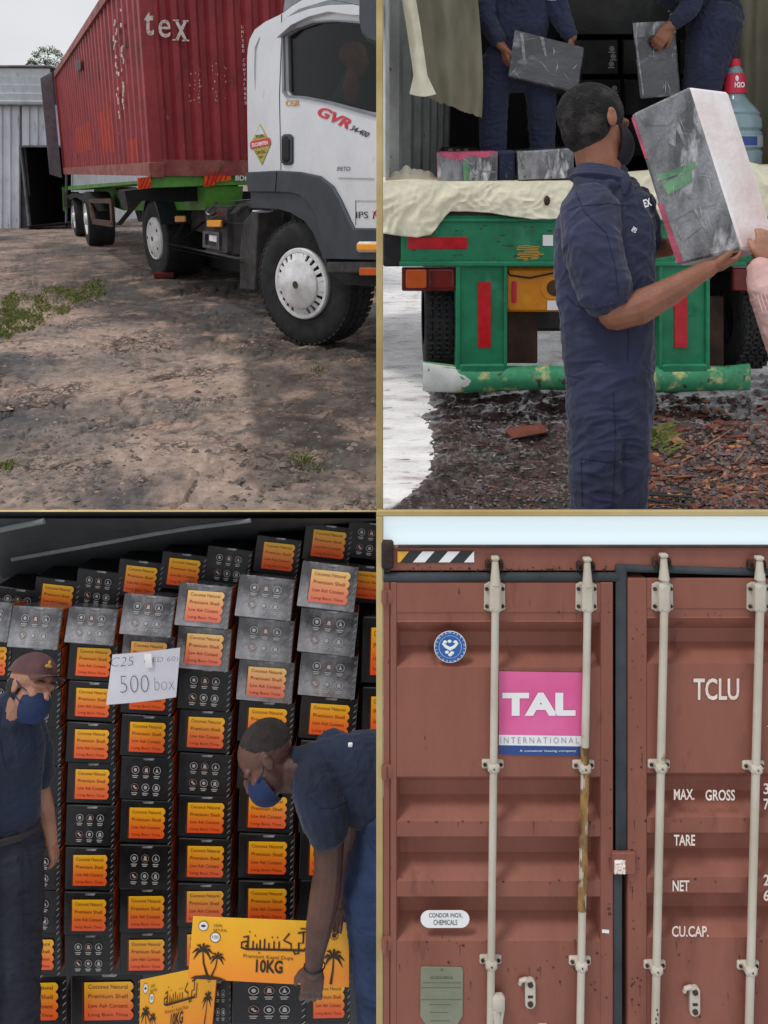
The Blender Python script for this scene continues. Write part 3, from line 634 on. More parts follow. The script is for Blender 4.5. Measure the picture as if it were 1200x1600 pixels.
# column: x centre top/bottom, half width, boundaries, kinds
COLS = [
 ('at the left edge of the wall, behind the capped man', -8, -10, 27, [940, 1000, 1062, 1125, 1188, 1252, 1318, 1384, 1452, 1520], '1010110100'),
 ('behind the man in the cap', 58, 54, 40, [947, 1010, 1072, 1135, 1198, 1259, 1325, 1391, 1459, 1526], '111111110'),
 ('just right of the man in the cap', 146, 138, 39, [948, 1003, 1065, 1128, 1192, 1258, 1323, 1391, 1460, 1525], '100001001'),
 ('under the hand-lettered sheet', 232, 226, 41, [930, 992, 1055, 1116, 1182, 1250, 1318, 1388, 1459, 1527], '1000101000'),
 ('just right of the hand-lettered sheet', 320, 318, 42, [912, 977, 1044, 1111, 1179, 1245, 1312, 1381, 1450, 1520], '001010000'),
 ('above and behind the bending man\'s head', 415, 416, 44, [900, 964, 1030, 1096, 1162, 1234, 1304, 1376, 1446, 1520], '110000001'),
 ('above the bending man\'s back', 513, 512, 45, [880, 950, 1019, 1088, 1157, 1228, 1303, 1378, 1450, 1524], '011001010'),
]
SW = ['far left stack', 'second stack from the left', 'third stack from the left', 'fourth stack from the left', 'fifth stack from the left', 'sixth stack from the left', 'seventh stack from the left']
for ci, (where, xt, xb, hw, B, kinds) in enumerate(COLS):
    for r in range(len(B)-1):
        y0, y1 = B[r], B[r+1]; yc = (y0+y1)/2; t = (yc-900)/650; k = int(kinds[r]) if r < len(kinds) else 0
        ang = -(.105*(1-t)+.0)*(.6+.12*ci*.8) if t < 1 else 0
        film = 1 if (yc < 1010+ci*12) else 0
        h = random.uniform(-4, 4)+(6 if film else 0)
        kk = ('shiny ' if film else 'matt ')+'black carton, '+('orange text label', 'white icons')[k]
        place_carton(k, film, xt+(xb-xt)*t, yc, ang, h, f'{kk}, {ORD[r]} in the {SW[ci]}', 'cartons stacked in the container', hw/CW*.985, (y1-y0)/2/CH*.975, yaw=random.uniform(-.012, .012), pitch=(.2 if r == 0 else .05 if r == 1 else 0))
# right-hand column, turned cartons
for r, (y0, y1, k) in enumerate([(965, 1072, 0), (1076, 1165, 0), (1168, 1240, 1), (1244, 1330, 0)]):
    place_carton(k, 0, 604, (y0+y1)/2, -.03, -6, f'black carton, {K2[k]}, {ORD[r]} in the stack cut off by the gold divider', 'cartons stacked in the container', .95, (y1-y0)/2/CH*.97)
# shaded row behind, under the ceiling
for i, (x, y, k) in enumerate([(66, 950, 0), (134, 930, 1), (202, 920, 0), (272, 908, 0), (346, 893, 1), (426, 882, 0), (508, 862, 0), (578, 852, 1), (2, 960, 1)]):
    place_carton(k, 0, x, y+(0 if k == 0 else 6), -.13, -52, f'dim black carton, {K2[k]}, rear row under the ceiling, {["second", "third", "fourth", "fifth", "sixth", "seventh", "eighth", "ninth", "first"][i]} from the left', 'cartons in the rear row under the ceiling', .9 if i < 6 else .95, .95)
place_carton(0, 0, 572, 925, -.12, -40, 'dim carton with orange label tucked behind the stack at the top right of the wall', 'cartons in the rear row under the ceiling', .8, .95)
# nearer row along the bottom
for i, (x, y, k, sx, sz, D) in enumerate([(50, 1567, 0, 1.3, 1.28, 2.95), (166, 1566, 0, 1.36, 1.3, 2.95), (420, 1566, 1, 1.42, 1.15, 3.1), (512, 1566, 0, .86, 1.15, 3.1), (340, 1570, 1, .5, 1.1, 3.12)]):
    place_carton(k, 0, x, y, 0, -2, ('large black carton with orange text label in the bottom left corner', 'large black carton with orange text label beside the flat orange box', 'black carton with white icons directly under the held orange box', 'black carton with orange label under the bending man\'s hand', 'black carton with white icons, dim, behind the lower orange box')[i], 'nearer row of cartons', sx, sz, D, shear=True)
# hand-lettered sheet
tS = PF(3.5)
q = MB(tS); 
def sh(u, v): return (180+105*u-9*v+(3*v*u), 1018-11*u+77*v-1*u*v, 12+3*math.sin(u*3)+2*v)
q.grid(sh, 10, 8); sheet = build('paper_sheet', q, 'paper', smooth=True); tag(sheet, 'white paper sheet with a hand-written count taped to the cartons', 'paper sign')
q = MB(tS); q.text('C25', 180, 1035, 14, 17.5, w=35, rot=-.05, shear=.2, bold=-.025); q.text('(RED 60)', 231, 1031, 10, 17.5, w=52, rot=-.05, shear=.1, bold=-.025); q.text('500', 194, 1075, 26, 17.5, w=44, rot=-.03, bold=-.03); q.text('box', 247, 1071, 20, 17.5, w=30, rot=-.03, bold=-.03); build('handwriting', q, 'pen', sheet)
q = MB(tS); q.grid(lambda u, v: (231+11*u+2*v, 1014+22*v, 18.3+math.sin(v*3)), 3, 5); build('tape_strip', q, 'tape_white', sheet)
# ---- orange gift box held by the bending man
def palm(q, tf_, x, y, s, lean):
    top = (x+lean*s, y-s)
    q.tube([(x, y, 0.6), (x+lean*s*.75, y-s*.5, .6), (top[0], top[1], .6)], [s*.05, s*.035, s*.025], 6, hs=.2)
    for a in (0, 45, 85, 130, 180, 215, -35):
        ra = math.radians(a); L = s*.42; dx, dy = math.cos(ra), -math.sin(ra)
        p1 = (top[0]+dx*L*.55, top[1]+dy*L*.5-s*.03); p2 = (top[0]+dx*L, top[1]+dy*L+s*.14)
        q.tube([(top[0], top[1], .6), (p1[0], p1[1], .6), (p2[0], p2[1], .6)], [s*.03, s*.055, .3], 6, hs=.2)
def bilin(A, B_, C_, D_, tf_):
    def f(u, v, h=0):
        x = (A[0]*(1-u)+B_[0]*u)*(1-v)+(D_[0]*(1-u)+C_[0]*u)*v; y = (A[1]*(1-u)+B_[1]*u)*(1-v)+(D_[1]*(1-u)+C_[1]*u)*v
        hh = (A[2]*(1-u)+B_[2]*u)*(1-v)+(D_[2]*(1-u)+C_[2]*u)*v
        return tf_(x, y, hh+h)
    return f
def gift_box(name, tf_, A, B_, C_, D_, dep, label, full=True):
    q = MB(tf_); q.add([A, B_, C_, D_]+[(p[0]+dep[0], p[1]+dep[1], p[2]-dep[2]) for p in (A, B_, C_, D_)], [(0, 1, 2, 3), (4, 5, 6, 7), (0, 1, 5, 4), (1, 2, 6, 5), (2, 3, 7, 6), (3, 0, 4, 7)])
    q.mi = [0, 1, 0, 1, 1, 1]
    o = build(name, q, ['orange_print', 'carton_side'], bevel=.002); tag(o, label, 'printed box')
    fb = bilin(A, B_, C_, D_, tf_)
    W = 250.0; Hh = 98.0
    g = lambda x, y, h=0: fb(x/W, y/Hh, .8+h*.25)
    q = MB(g)
    palm(q, g, 30, 92, 40, -.25); palm(q, g, 36, 92, 30, .25); palm(q, g, 221, 94, 42, .1)
    q.plate([(4, 97), (10, 93), (30, 90), (48, 93), (60, 97)], .2, 1)
    q.text('10KG', 104, 82, 20, 1, w=42, bold=.03)
    q.text('Premium Kapal Dupa', 84, 62, 7, 1, w=78)
    q.text('250%', 34, 15, 4, 1, w=14); q.text('NATURAL', 34, 22, 4, 1, w=22)
    # script-like mark: a long base line with stems, an open bowl and a hooked ascender
    L = lambda pts, r: q.tube([(a, b, .8) for a, b in pts], r, 6, hs=.25)
    L([(88, 47), (178, 45), (182, 40)], 1.7); L([(88, 47), (80, 45), (80, 37), (88, 35), (90, 40), (86, 43)], 1.5); L([(90, 46), (90, 26)], 1.4); L([(82, 29), (90, 27)], 1.1)
    for x, y in ((98, 34), (104, 38), (109, 32), (116, 30), (123, 36), (131, 33), (139, 33)): L([(x, 46), (x, y)], 1.25)
    L([(145, 45), (158, 45), (158, 36), (146, 31), (155, 20)], 1.5); L([(162, 45), (164, 51), (170, 50), (170, 34), (177, 34), (177, 18)], 1.5); L([(168, 19), (186, 16)], 1.3); L([(172, 12), (183, 12)], 1); L([(178, 45), (186, 46), (186, 24)], 1.4)
    for x, y in ((101, 26), (128, 27), (108, 52), (136, 27), (92, 20)): q.ell((x, y, .8), (1.3, 1.3, .3), n=6, m=4)
    q.lathe((226, 20, 0), (0, 0, 1), [(7, .8), (6, .8)], 14); q.ell((226, 20, .8), (4, 4, .3), n=8, m=4)
    build('dark_print', q, 'print_dark', o)
    q = MB(g); q.lathe((18, 14, 0), (0, 0, 1), [(7.5, .7), (.01, .7)], 18); q.lathe((38, 31, 0), (0, 0, 1), [(8, .7), (.01, .7)], 18); bd = build('round_badge', q, 'white_decal', o)
    q = MB(g); q.lathe((18, 14, 0), (0, 0, 1), [(7.8, 1), (7, 1)], 18); q.lathe((38, 31, 0), (0, 0, 1), [(8.3, 1), (7.2, 1)], 18); q.text('100', 33, 33, 5, 1.2, w=10); q.ell((18, 14, 1.1), (4, 2, .2), n=8, m=4); build('badge_ring', q, 'print_dark', bd)
    return o
tH = PF(2.8)
gb = gift_box('gift_box', tH, (304, 1424, 10), (546, 1437, 6), (546, 1538, 6), (296, 1521, 10), (-10, 51, 70), 'orange box with palm trees and 10KG print, gripped by the bending man')
gb2 = gift_box('gift_box', PF(2.9), (221, 1526, 6), (334, 1529, -30), (325, 1628, -30), (219, 1628, 6), (-14, 60, 70), 'orange box with palm trees lying in the bottom row between black cartons')
# ---------------------------------------------------------------- bottom left: the two men
def person(loc, label): return empty('person', loc, label, 'person')
def patch(q, c, A, s, az0, az1, el0, el1, r, off=1.0, nu=16, nv=12, fn=None):
    """curved patch of an ellipsoid round the head; az 0 = face forward, + to A[0]"""
    c = V(c)
    def g(u, v):
        a = math.radians(az0+(az1-az0)*u); e = math.radians(el0+(el1-el0)*v); k = fn(u, v) if fn else 1
        p = c+A[2]*(math.cos(a)*math.cos(e)*r[2]*k*s)+A[0]*(math.sin(a)*math.cos(e)*r[0]*k*s)+A[1]*(math.sin(e)*r[1]*k*s); return tuple(p)
    q.grid(g, nu, nv)
# --- bending man
tM = PF(2.7)
pr = person(tM(610, 1700, 0), 'man in navy polo shirt and jeans bending down to grip the orange box')
q = MB(); hc = (421, 1174, 22); P, A = head(q, hc, 104, (-.76, .6, .28), (-.62, -.72, -.28))
q.tube([(436, 1196, 20), (470, 1198, 14), (500, 1205, 5)], [29, 29, 34], 14, round_=True)
q.tube([(515, 1225, 40), (517, 1270, 48), (517, 1322, 50)], [30, 24, 21.5], 14, round_=True)
q.tube([(517, 1322, 50), (512, 1360, 54), (503, 1410, 56), (497, 1448, 55), (495, 1472, 53)], [21.5, 23, 20, 15, 13], 14, round_=True)
hand(q, (495, 1474, 46), (-.1, 1, -.1), (.0, .0, -1), 70, (4, 14, 26), 1, r=1.12, tcurl=.2, spread=.1)
q.tube([(560, 1265, -25), (556, 1320, -25), (541, 1370, -28), (530, 1424, -24)], [22, 19, 16, 12], 12, round_=True)
hand(q, (530, 1424, -24), (-.2, 1, .1), (0, 0, 1), 50, (20, 30, 30), 1)
q.tube([(500, 1210, 0), (560, 1230, 0), (640, 1270, 0)], [36, 44, 48], 14, hs=.7, round_=True)
organic('body', q, tM, 'skin_dark', pr, 1.6, 3)
qq = MB(tM); qq.ell(tuple(V(hc)+A[1]*104*.165-A[2]*104*.085), (104*.335, 104*.352, 104*.405), (A[0], A[1], A[2]), 28, 20); build('hair', qq, 'hair_black', pr, smooth=True)
qq = MB(tM); patch(qq, tuple(V(hc)-A[1]*104*.28+A[2]*104*.13), A, 104, -86, 86, -62, 46, (.305, .30, .37), nu=24, nv=16); 
mk = build('face_mask', qq, 'mask_blue', pr, smooth=True)
qq = MB(tM); e0 = P(-.345, -.02, -.06); e1 = P(-.30, -.2, .14); e2 = P(-.31, -.36, .12); qq.tube([tuple(P(sg*.35, .06, -.02)) for sg in (1,)]+[tuple(P(.33, -.1, .1)), tuple(P(.28, -.14, .26))], 1.1, 6); qq.tube([tuple(P(-.35, .06, -.02)), tuple(P(-.33, -.1, .1)), tuple(P(-.28, -.14, .26))], 1.1, 6); build('ear_loop', qq, 'mask_blue', mk)
for sg in (-1, 1):
    qq = MB(tM); qq.ell(tuple(P(sg*.13, .0, .365)), (104*.05, 104*.025, 104*.03), A, 10, 8); build('eye', qq, 'eye_dark', pr, smooth=True)
    qq = MB(tM); qq.ell(tuple(P(sg*.14, .085, .375)), (104*.08, 104*.014, 104*.03), A, 10, 6); build('eyebrow', qq, 'hair_black', pr, smooth=True)
q = MB()
q.tube([(474, 1192, 12), (500, 1198, 6), (545, 1212, 0), (600, 1225, -5), (670, 1240, -5)], [34, 47, 68, 80, 84], 20, hs=.75, round_=True)
q.tube([(497, 1205, 30), (508, 1240, 44), (514, 1262, 48)], [40, 38, 33], 16, round_=True)
q.tube([(520, 1180, -20), (556, 1225, -30), (566, 1262, -28)], [30, 30, 28], 14, round_=True)
q.tube([(468, 1172, 14), (475, 1200, 14), (482, 1225, 20)], [9, 10, 9], 10, round_=True)
def cut(p): return 0
organic('shirt', q, tM, 'navy_polo', pr, 2.2, 4, amp=2.2, ns=.035)
shirt_ = [c for c in pr.children if c.name.startswith('shirt')][0]
surf_line('sleeve_seam', shirt_, [(484, 1246), (500, 1262), (522, 1262), (542, 1250)], .0018, 'seam_navy', pr)
surf_line('shoulder_seam', shirt_, [(500, 1172), (512, 1200), (530, 1236)], .0018, 'seam_navy', pr)
qq = MB(tM); qq.bbox((545, 1150, 20), (552, 1156, 24), 1); build('shirt_badge', qq, 'white_decal', pr)
q = MB()
q.tube([(640, 1270, 0), (632, 1320, 0), (600, 1390, 14), (600, 1480, 10), (602, 1560, 0), (606, 1700, -10)], [80, 76, 66, 52, 45, 38], 18, round_=True)
q.tube([(670, 1280, -40), (690, 1400, -40), (690, 1550, -50), (692, 1700, -50)], [74, 66, 50, 40], 16, round_=True)
organic('jeans', q, tM, 'denim', pr, 2.6, 4, amp=3.2, ns=.028, stretch=(.6, 1.3, 1))
qq = MB(tM); qq.lathe((496, 1468, 52), (0, 1, 0), [(15, -1.5), (16.5, 0), (15, 1.5)], 20); build('wristband', qq, 'black', pr, smooth=True)
# --- standing man in cap
pl = person(tM(20, 1800, 0), 'man in brown cap, blue mask and navy polo standing at the left edge')
q = MB(); hc = (60, 1062, 24); P, A = head(q, hc, 85, (.88, -.08, .42), (-.12, -.84, -.56))
q.tube([(42, 1084, 10), (26, 1120, 2)], [19, 25], 14, round_=True)
q.tube([(20, 1150, -5), (15, 1240, -5), (15, 1330, -5)], [34, 34, 34], 14, hs=.6, round_=True)
q.tube([(34, 1235, -40), (50, 1290, -42), (63, 1335, -36)], [20, 16, 11.5], 12, round_=True)
hand(q, (63, 1335, -36), (.28, 1, .0), (-.9, .2, 0), 50, (18, 22, 18), -1, r=1.1)
q.tube([(-30, 1160, 40), (-40, 1250, 52), (-14, 1322, 62)], [24, 20, 12], 12, round_=True)
hand(q, (-12, 1322, 62), (.18, 1, .0), (.2, 0, -1), 48, (20, 25, 20), 1)
organic('body', q, tM, 'skin_light', pl, 1.6, 3)
qq = MB(tM); c = tuple(V(hc)+A[1]*85*.175-A[2]*85*.065); patch(qq, c, A, 85, -180, 180, 2, 90, (.375, .40, .475), nu=36, nv=12, fn=lambda u, v: 1+.01*math.sin(u*36)); cap = build('cap', qq, 'cap_brown', pl, smooth=True)
qq = MB(tM)
def brim(u, v):
    a = (u-.5)*2; s = 85; r_ = .40+.30*v*(1-.35*a*a); return tuple(V(c)+A[2]*s*(r_*math.cos(a*.95)+.03)+A[0]*s*(.37+.0*v)*math.sin(a*1.15)+A[1]*s*(.05-.0*v-.09*a*a*(.4+v)))
qq.grid(brim, 16, 8); qq.grid(lambda u, v: tuple(V(brim(u, v))-A[1]*1.6), 16, 8); build('brim', qq, 'cap_brown', cap, smooth=True)
qq = MB(tM); b0 = V(c)+A[2]*85*.44+A[1]*85*.18-A[0]*85*.1; qq.ell(tuple(b0), (7, 3, 2.4), A, 10, 6); qq.ell(tuple(b0+A[1]*5), (2.4, 4, 1.6), A, 8, 6); build('cap_print', qq, 'gold_ink', cap, smooth=True)
qq = MB(tM); qq.ell(tuple(V(hc)-A[1]*85*.02-A[2]*85*.13), (85*.34, 85*.26, 85*.335), A, 20, 14); build('hair', qq, 'hair_black', pl, smooth=True)
qq = MB(tM); patch(qq, tuple(V(hc)-A[1]*85*.31+A[2]*85*.13), A, 85, -86, 86, -62, 44, (.30, .32, .385), nu=24, nv=16); mk = build('face_mask', qq, 'mask_blue', pl, smooth=True)
for sg in (-1, 1):
    qq = MB(tM); qq.tube([tuple(P(sg*.36, .05, 0)), tuple(P(sg*.345, -.02, .1)), tuple(P(sg*.30, -.08, .25))], 1.0, 6); qq.tube([tuple(P(sg*.36, -.14, 0)), tuple(P(sg*.34, -.2, .08)), tuple(P(sg*.30, -.28, .2))], 1.0, 6); build('ear_loop', qq, 'mask_blue', mk)
    qq = MB(tM); qq.ell(tuple(P(sg*.13, .03, .345)), (85*.055, 85*.022, 85*.03), A, 10, 8); build('eye', qq, 'eye_dark', pl, smooth=True)
    qq = MB(tM); qq.ell(tuple(P(sg*.14, .1, .37)), (85*.08, 85*.016, 85*.03), A, 10, 6); build('eyebrow', qq, 'hair_black', pl, smooth=True)
q = MB()
q.tube([(20, 1116, 0), (14, 1160, 0), (8, 1220, 0), (8, 1280, 0)], [38, 56, 56, 52], 20, hs=.7, round_=True)
q.tube([(30, 1150, -28), (40, 1195, -42), (44, 1238, -44)], [26, 24, 22], 14, round_=True)
q.tube([(-20, 1150, 28), (-34, 1200, 44), (-40, 1240, 50)], [34, 32, 28], 14, round_=True)
q.tube([(46, 1106, 16), (32, 1124, 24), (8, 1116, 22)], [6, 8, 8], 10, round_=True)
organic('shirt', q, tM, 'navy_polo', pl, 2.2, 4, amp=2, ns=.035)
q = MB()
q.tube([(8, 1282, 0), (8, 1330, 0)], [52, 54], 18, hs=.7, round_=True)
q.tube([(26, 1320, 0), (30, 1420, 0), (30, 1530, 0), (30, 1640, 0), (30, 1790, 0)], [40, 36, 31, 29, 27], 16, round_=True)
q.tube([(-16, 1320, 10), (-14, 1420, 14), (-12, 1530, 14), (-10, 1640, 10), (-10, 1790, 10)], [42, 38, 33, 30, 28], 16, round_=True)
organic('trousers', q, tM, 'trouser_dark', pl, 2.4, 4, amp=3, ns=.032, stretch=(.7, 1.3, 1))
qq = MB(tM); qq.tube([(-50, 1288, 18), (-20, 1291, 40), (12, 1293, 44), (44, 1291, 30), (60, 1289, 4)], [6]*5, 8, hs=.5); build('belt', qq, 'leather', pl, smooth=True)

shirt_ = [c for c in pl.children if c.name.startswith('shirt')][0]
surf_line('button_placket', shirt_, [(42, 1112), (50, 1150), (54, 1190)], .0022, 'seam_navy', pl); surf_line('shoulder_seam', shirt_, [(2, 1104), (-2, 1150), (8, 1200)], .0018, 'seam_navy', pl)
tr_l = [c for c in pl.children if c.name.startswith('trousers')][0]
surf_line('pocket_seam', tr_l, [(30, 1300), (44, 1330), (50, 1360)], .002, 'seam_navy', pl); surf_line('side_seam', tr_l, [(34, 1330), (36, 1420), (34, 1520)], .0018, 'seam_navy', pl)
# ---------------------------------------------------------------- top right: container being loaded, seen from its open end
YT = 4.9; tT = VF(YT); kT = tT.k
def tpart(name, fn, m, parent, tf=tT, **k):
    q = MB(tf); fn(q); return build(name, q, m, parent, **k)
tr = empty('semi_trailer', G(900, 640), 'green trailer chassis with red reflectors and a bent rear bumper, under the loaded container', 'trailer')
def beam(q):
    q.bbox((626, 336, -14), (1212, 412, 0), 2); q.bbox((624, 408, -14), (1214, 416, 6), 1.5); q.bbox((624, 340, -14), (1214, 347, 5), 1.5)
tpart('cross_beam', beam, 'green_paint', tr, bevel=.003)
tpart('bed_edge', lambda q: q.bbox((606, 300, -40), (1214, 339, -3), 1), 'rust_brown', tr)
for a in ((637, 370, 730, 389), (1177, 362, 1191, 385)): tpart('reflector', lambda q: q.bbox((a[0], a[1], 0), (a[2], a[3], 2), 1), 'red_refl', tr)
tpart('rubber_block', lambda q: q.bbox((598, 352, -30), (628, 417, -2), 3), 'black_rubber', tr)
tpart('white_label', lambda q: q.box((848, 367, .2), (864, 384, 1)), 'white_decal', tr)
sc_ = MB(tT)
for i in range(9): sc_.tube([(806+random.uniform(0, 14), 385+i*2.6, .8), (826+random.uniform(-6, 6), 384+i*2.8, .8), (840+random.uniform(0, 10), 386+i*2.2, .8)], .7, 5, hs=.5)
build('yellow_scrawl', sc_, 'gold_ink', tr)
for x0, x1, f0, f1, rx in ((718, 788, 712, 792, 747), (1033, 1103, 1029, 1108, 1054)):
    def leg(q):
        q.bbox((x0, 415, -6), (x1, 576, -2), 1); q.bbox((f0, 414, -26), (x0+1, 582, 4), 1); q.bbox((x1-1, 414, -26), (f1, 582, 4), 1); q.bbox((x0, 568, -4), (x1, 584, 7), 2)
    L = tpart('support_leg', leg, 'green_paint', tr, bevel=.002)
    tpart('reflector', lambda q: q.bbox((rx, 441, -2), (rx+20, 544, 0), .6), 'red_refl', L)
def lamp(q, x0, x1): q.bbox((x0, 418, -10), (x1, 455, 0), 2)
tl_ = tpart('tail_lamp', lambda q: lamp(q, 628, 712), 'lamp_red', tr); tpart('orange_lens', lambda q: q.bbox((634, 421, 0), (666, 450, 2.5), 2), 'lamp_orange', tl_); tpart('red_lens', lambda q: q.bbox((670, 421, 0), (708, 450, 2.5), 2), 'lamp_red', tl_)
tl_ = tpart('tail_lamp', lambda q: lamp(q, 1146, 1214), 'lamp_red', tr); tpart('orange_lens', lambda q: q.bbox((1180, 421, 0), (1212, 456, 3), 2), 'orange_refl', tl_)
# bumper: rounded C-section with battered ends
def bump_sec(x, u):
    e = min(1, max(0, (x-661)/60)); e2 = min(1, max(0, (1176-x)/40)); ee = min(e, e2)
    top = 573-(6 if e < 1 else 0)*(1-e)-2*(1-e2); bot = 612+2*math.sin(x*.02)+5*(1-e2)*.5
    a = u*math.pi*.95; return (x, top+(bot-top)*(1-math.cos(a))/2, -4+(12*ee+4)*math.sin(a)+1.2*noise.noise(V((x*.03, u*3, 0)))-6*(1-ee))
q = MB(tT); q.grid(lambda u, v: bump_sec(661+515*u, v), 60, 10); q.grid(lambda u, v: (lambda p: (p[0], p[1], p[2]-3))(bump_sec(661+515*u, v)), 60, 10)
bu = build('bumper', q, 'green_worn', tr, smooth=True, recalc=False)
q = MB(tT); q.grid(lambda u, v: (lambda p: (p[0], p[1]+.3, p[2]+.5))(bump_sec(661+62*u*(1-.2*math.sin(v*9)), v)), 12, 8); build('worn_end', q, 'rust_brown' if False else 'wall_grey', bu, smooth=True, recalc=False)
q = MB(tT); q.grid(lambda u, v: (lambda p: (p[0], p[1]+.3, p[2]+.5))(bump_sec(1128+47*u, v*.9)), 12, 8); build('worn_end', q, 'green_worn', bu, smooth=True, recalc=False)
def yb(q): q.bbox((792, 421, -90), (884, 491, -16), 4); q.lathe((866, 452, -16), (0, 0, 1), [(20, 0), (18, 1.5), (.01, 1.5)], 20)
yb_ = tpart('yellow_tank', yb, 'yellow_paint', tr, bevel=.004)
tpart('tank_hatch', lambda q: q.lathe((870, 452, -14), (0, 0, 1), [(13, 0), (.01, 0.3)], 18), 'rust_brown', yb_)
tpart('red_mark', lambda q: (q.bbox((802, 441, -15.6), (810, 476, -14.6), 2), q.box((804, 446, -14.5), (808, 449, -14))), 'red_decal', yb_)
tpart('white_label', lambda q: q.box((858, 472, -15.5), (876, 487, -14.5)), 'white_decal', yb_)
tpart('mud_flap', lambda q: q.bbox((792, 488, -60), (850, 580, -52), 2), 'rust_brown', tr); tpart('mud_flap', lambda q: q.bbox((1108, 470, -50), (1150, 585, -44), 2), 'rust_brown', tr)
tpart('axle_beam', lambda q: (q.bbox((720, 500, -160), (1110, 540, -110), 6), q.bbox((790, 416, -420), (812, 500, -100), 3), q.bbox((1090, 416, -420), (1112, 500, -100), 3)), 'chassis_dark', tr)
tpart('cable', lambda q: (q.tube([(790, 418, -20), (800, 432, -14), (830, 436, -12), (870, 428, -14), (890, 418, -18)], 1.4, 6)), 'black_rubber', tr, smooth=True)
tpart('cable', lambda q: (q.tube([(1005, 416, -20), (1015, 440, -16), (1022, 500, -20), (1018, 540, -30)], 1.6, 6)), 'black_rubber', tr, smooth=True)
for x in range(640, 1200, 46):
    tpart('bolt', lambda q: q.lathe((x+3, 404, 0), (0, 0, 1), [(2.2, 0), (2.2, 1.4), (.01, 1.8)], 8), 'green_paint', tr)
rq = random.Random(4); q = MB(tT)
for i in range(90):
    x = rq.uniform(640, 1190); y = rq.choice((rq.uniform(350, 360), rq.uniform(395, 406), rq.uniform(352, 404))); L_ = rq.uniform(1, 9); q.add([(x, y, .4), (x+L_, y+rq.uniform(-1, 1), .4), (x+L_*.8, y+rq.uniform(.6, 2), .4), (x+.5, y+rq.uniform(.5, 1.6), .4)], [(0, 1, 2, 3)])
o = build('chipped_paint', q, 'rust_brown', tr, recalc=False, merge=False); tag(o, kind='stuff')
def tyre(q, cx, cy, r, w_, ax=(1, 0, 0)):
    pr_ = [(r*.55, -w_/2), (r*.9, -w_/2), (r*.97, -w_*.46), (r, -w_*.4)]
    for i in range(4):
        a = -w_*.4+w_*.8*(i+.35)/4; b = a+w_*.045
        pr_ += [(r, a), (r*.965, a+.3), (r*.965, b), (r, b+.3)]
    pr_ += [(r, w_*.4), (r*.97, w_*.46), (r*.9, w_/2), (r*.55, w_/2)]
    q.lathe((cx, cy, -r-14), ax, pr_, 56)
for cx, w_ in ((694, 56), (752, 50), (1080, 56), (1196, 56)):
    q = MB(tT); tyre(q, cx, 512, 82, w_); ty = build('tyre', q, 'black_rubber', tr, smooth=False)
    if cx in (694, 1196):
        q = MB(tT)
        for i in range(56):
            a = i*2*math.pi/56
            for j in range(4):
                x = cx-w_*.36+w_*.72*j/3+(3 if i % 2 else -3)*.5; q.box((x-5, 512-82.6*math.sin(a)-2, -96+82.6*math.cos(a)-2), (x+4, 512-82.6*math.sin(a)+2, -96+82.6*math.cos(a)+2))
        build('tread_block', q, 'black_rubber', ty); tag(bpy.data.objects[ty.name].children[0], kind='stuff')
# container body, turned a little so its left inner wall shows
cc = empty('shipping_container', tT(900, 335, -200), 'open container on the green trailer with corrugated grey inner wall and dark interior', 'shipping container')
zf = tT(700, 312).z; zt = zf+2.75
A0 = V((tT(600, 300).x+.005, YT+.03, zf)); A1 = V((.74, YT+3.9, zf)); U = (A1-A0).normalized(); L = (A1-A0).length; Nn = V((U.y, -U.x, 0))
def corrug(q, O, U, L, Hh, Nv, pitch, dep, z=V((0, 0, 1)), u0=0, off=0):
    n = int(L/pitch); us = []
    for i in range(n+1):
        b = i*pitch
        for f_, d in ((0, 0), (.3, 0), (.5, -1), (.8, -1)):
            if b+f_*pitch <= L+1e-6: us.append((b+f_*pitch, d))
    vs = []
    for u, d in us: p = V(O)+U*(u0+u)+Nv*(d*dep+off); vs += [tuple(p), tuple(p+z*Hh)]
    q.add(vs, [(2*i, 2*i+1, 2*i+3, 2*i+2) for i in range(len(us)-1)])
q = MB(); corrug(q, A0, U, L, 2.75, Nn, .52, .07); build('inner_wall', q, 'wall_grey', cc, clip=(V((0, YT+.05, 0)), V((0, -1, 0))))
q = MB(); Rt = A0+Nn*2.62; corrug(q, Rt, U, L, 2.75, -Nn, .52, .07); build('inner_wall', q, 'wall_grey', cc, clip=(V((0, YT+.05, 0)), V((0, -1, 0))))
q = MB()
def slab(q, z0, z1, o=0):
    p = [A0-Nn*0+U*o, A0-Nn*0+U*L, Rt+Nn*.07+U*L, Rt+Nn*.07+U*o]
    q.add([(a.x, a.y, z0) for a in p]+[(a.x, a.y, z1) for a in p], [(0, 1, 2, 3), (4, 5, 6, 7), (0, 1, 5, 4), (1, 2, 6, 5), (2, 3, 7, 6), (3, 0, 4, 7)])
slab(q, zf-.1, zf); build('floor', q, 'rust_brown', cc, clip=(V((0, YT+.05, 0)), V((0, -1, 0))))
q = MB(); slab(q, zt, zt+.06); build('roof', q, 'wall_grey', cc, clip=(V((0, YT+.05, 0)), V((0, -1, 0))))
q = MB(); pa = A0+U*(L-.1)-Nn*.3; q.add([tuple(pa), tuple(pa+Nn*3.2), tuple(pa+Nn*3.2+V((0, 0, 2.8))), tuple(pa+V((0, 0, 2.8)))], [(0, 1, 2, 3)]); build('end_wall', q, 'black', cc)
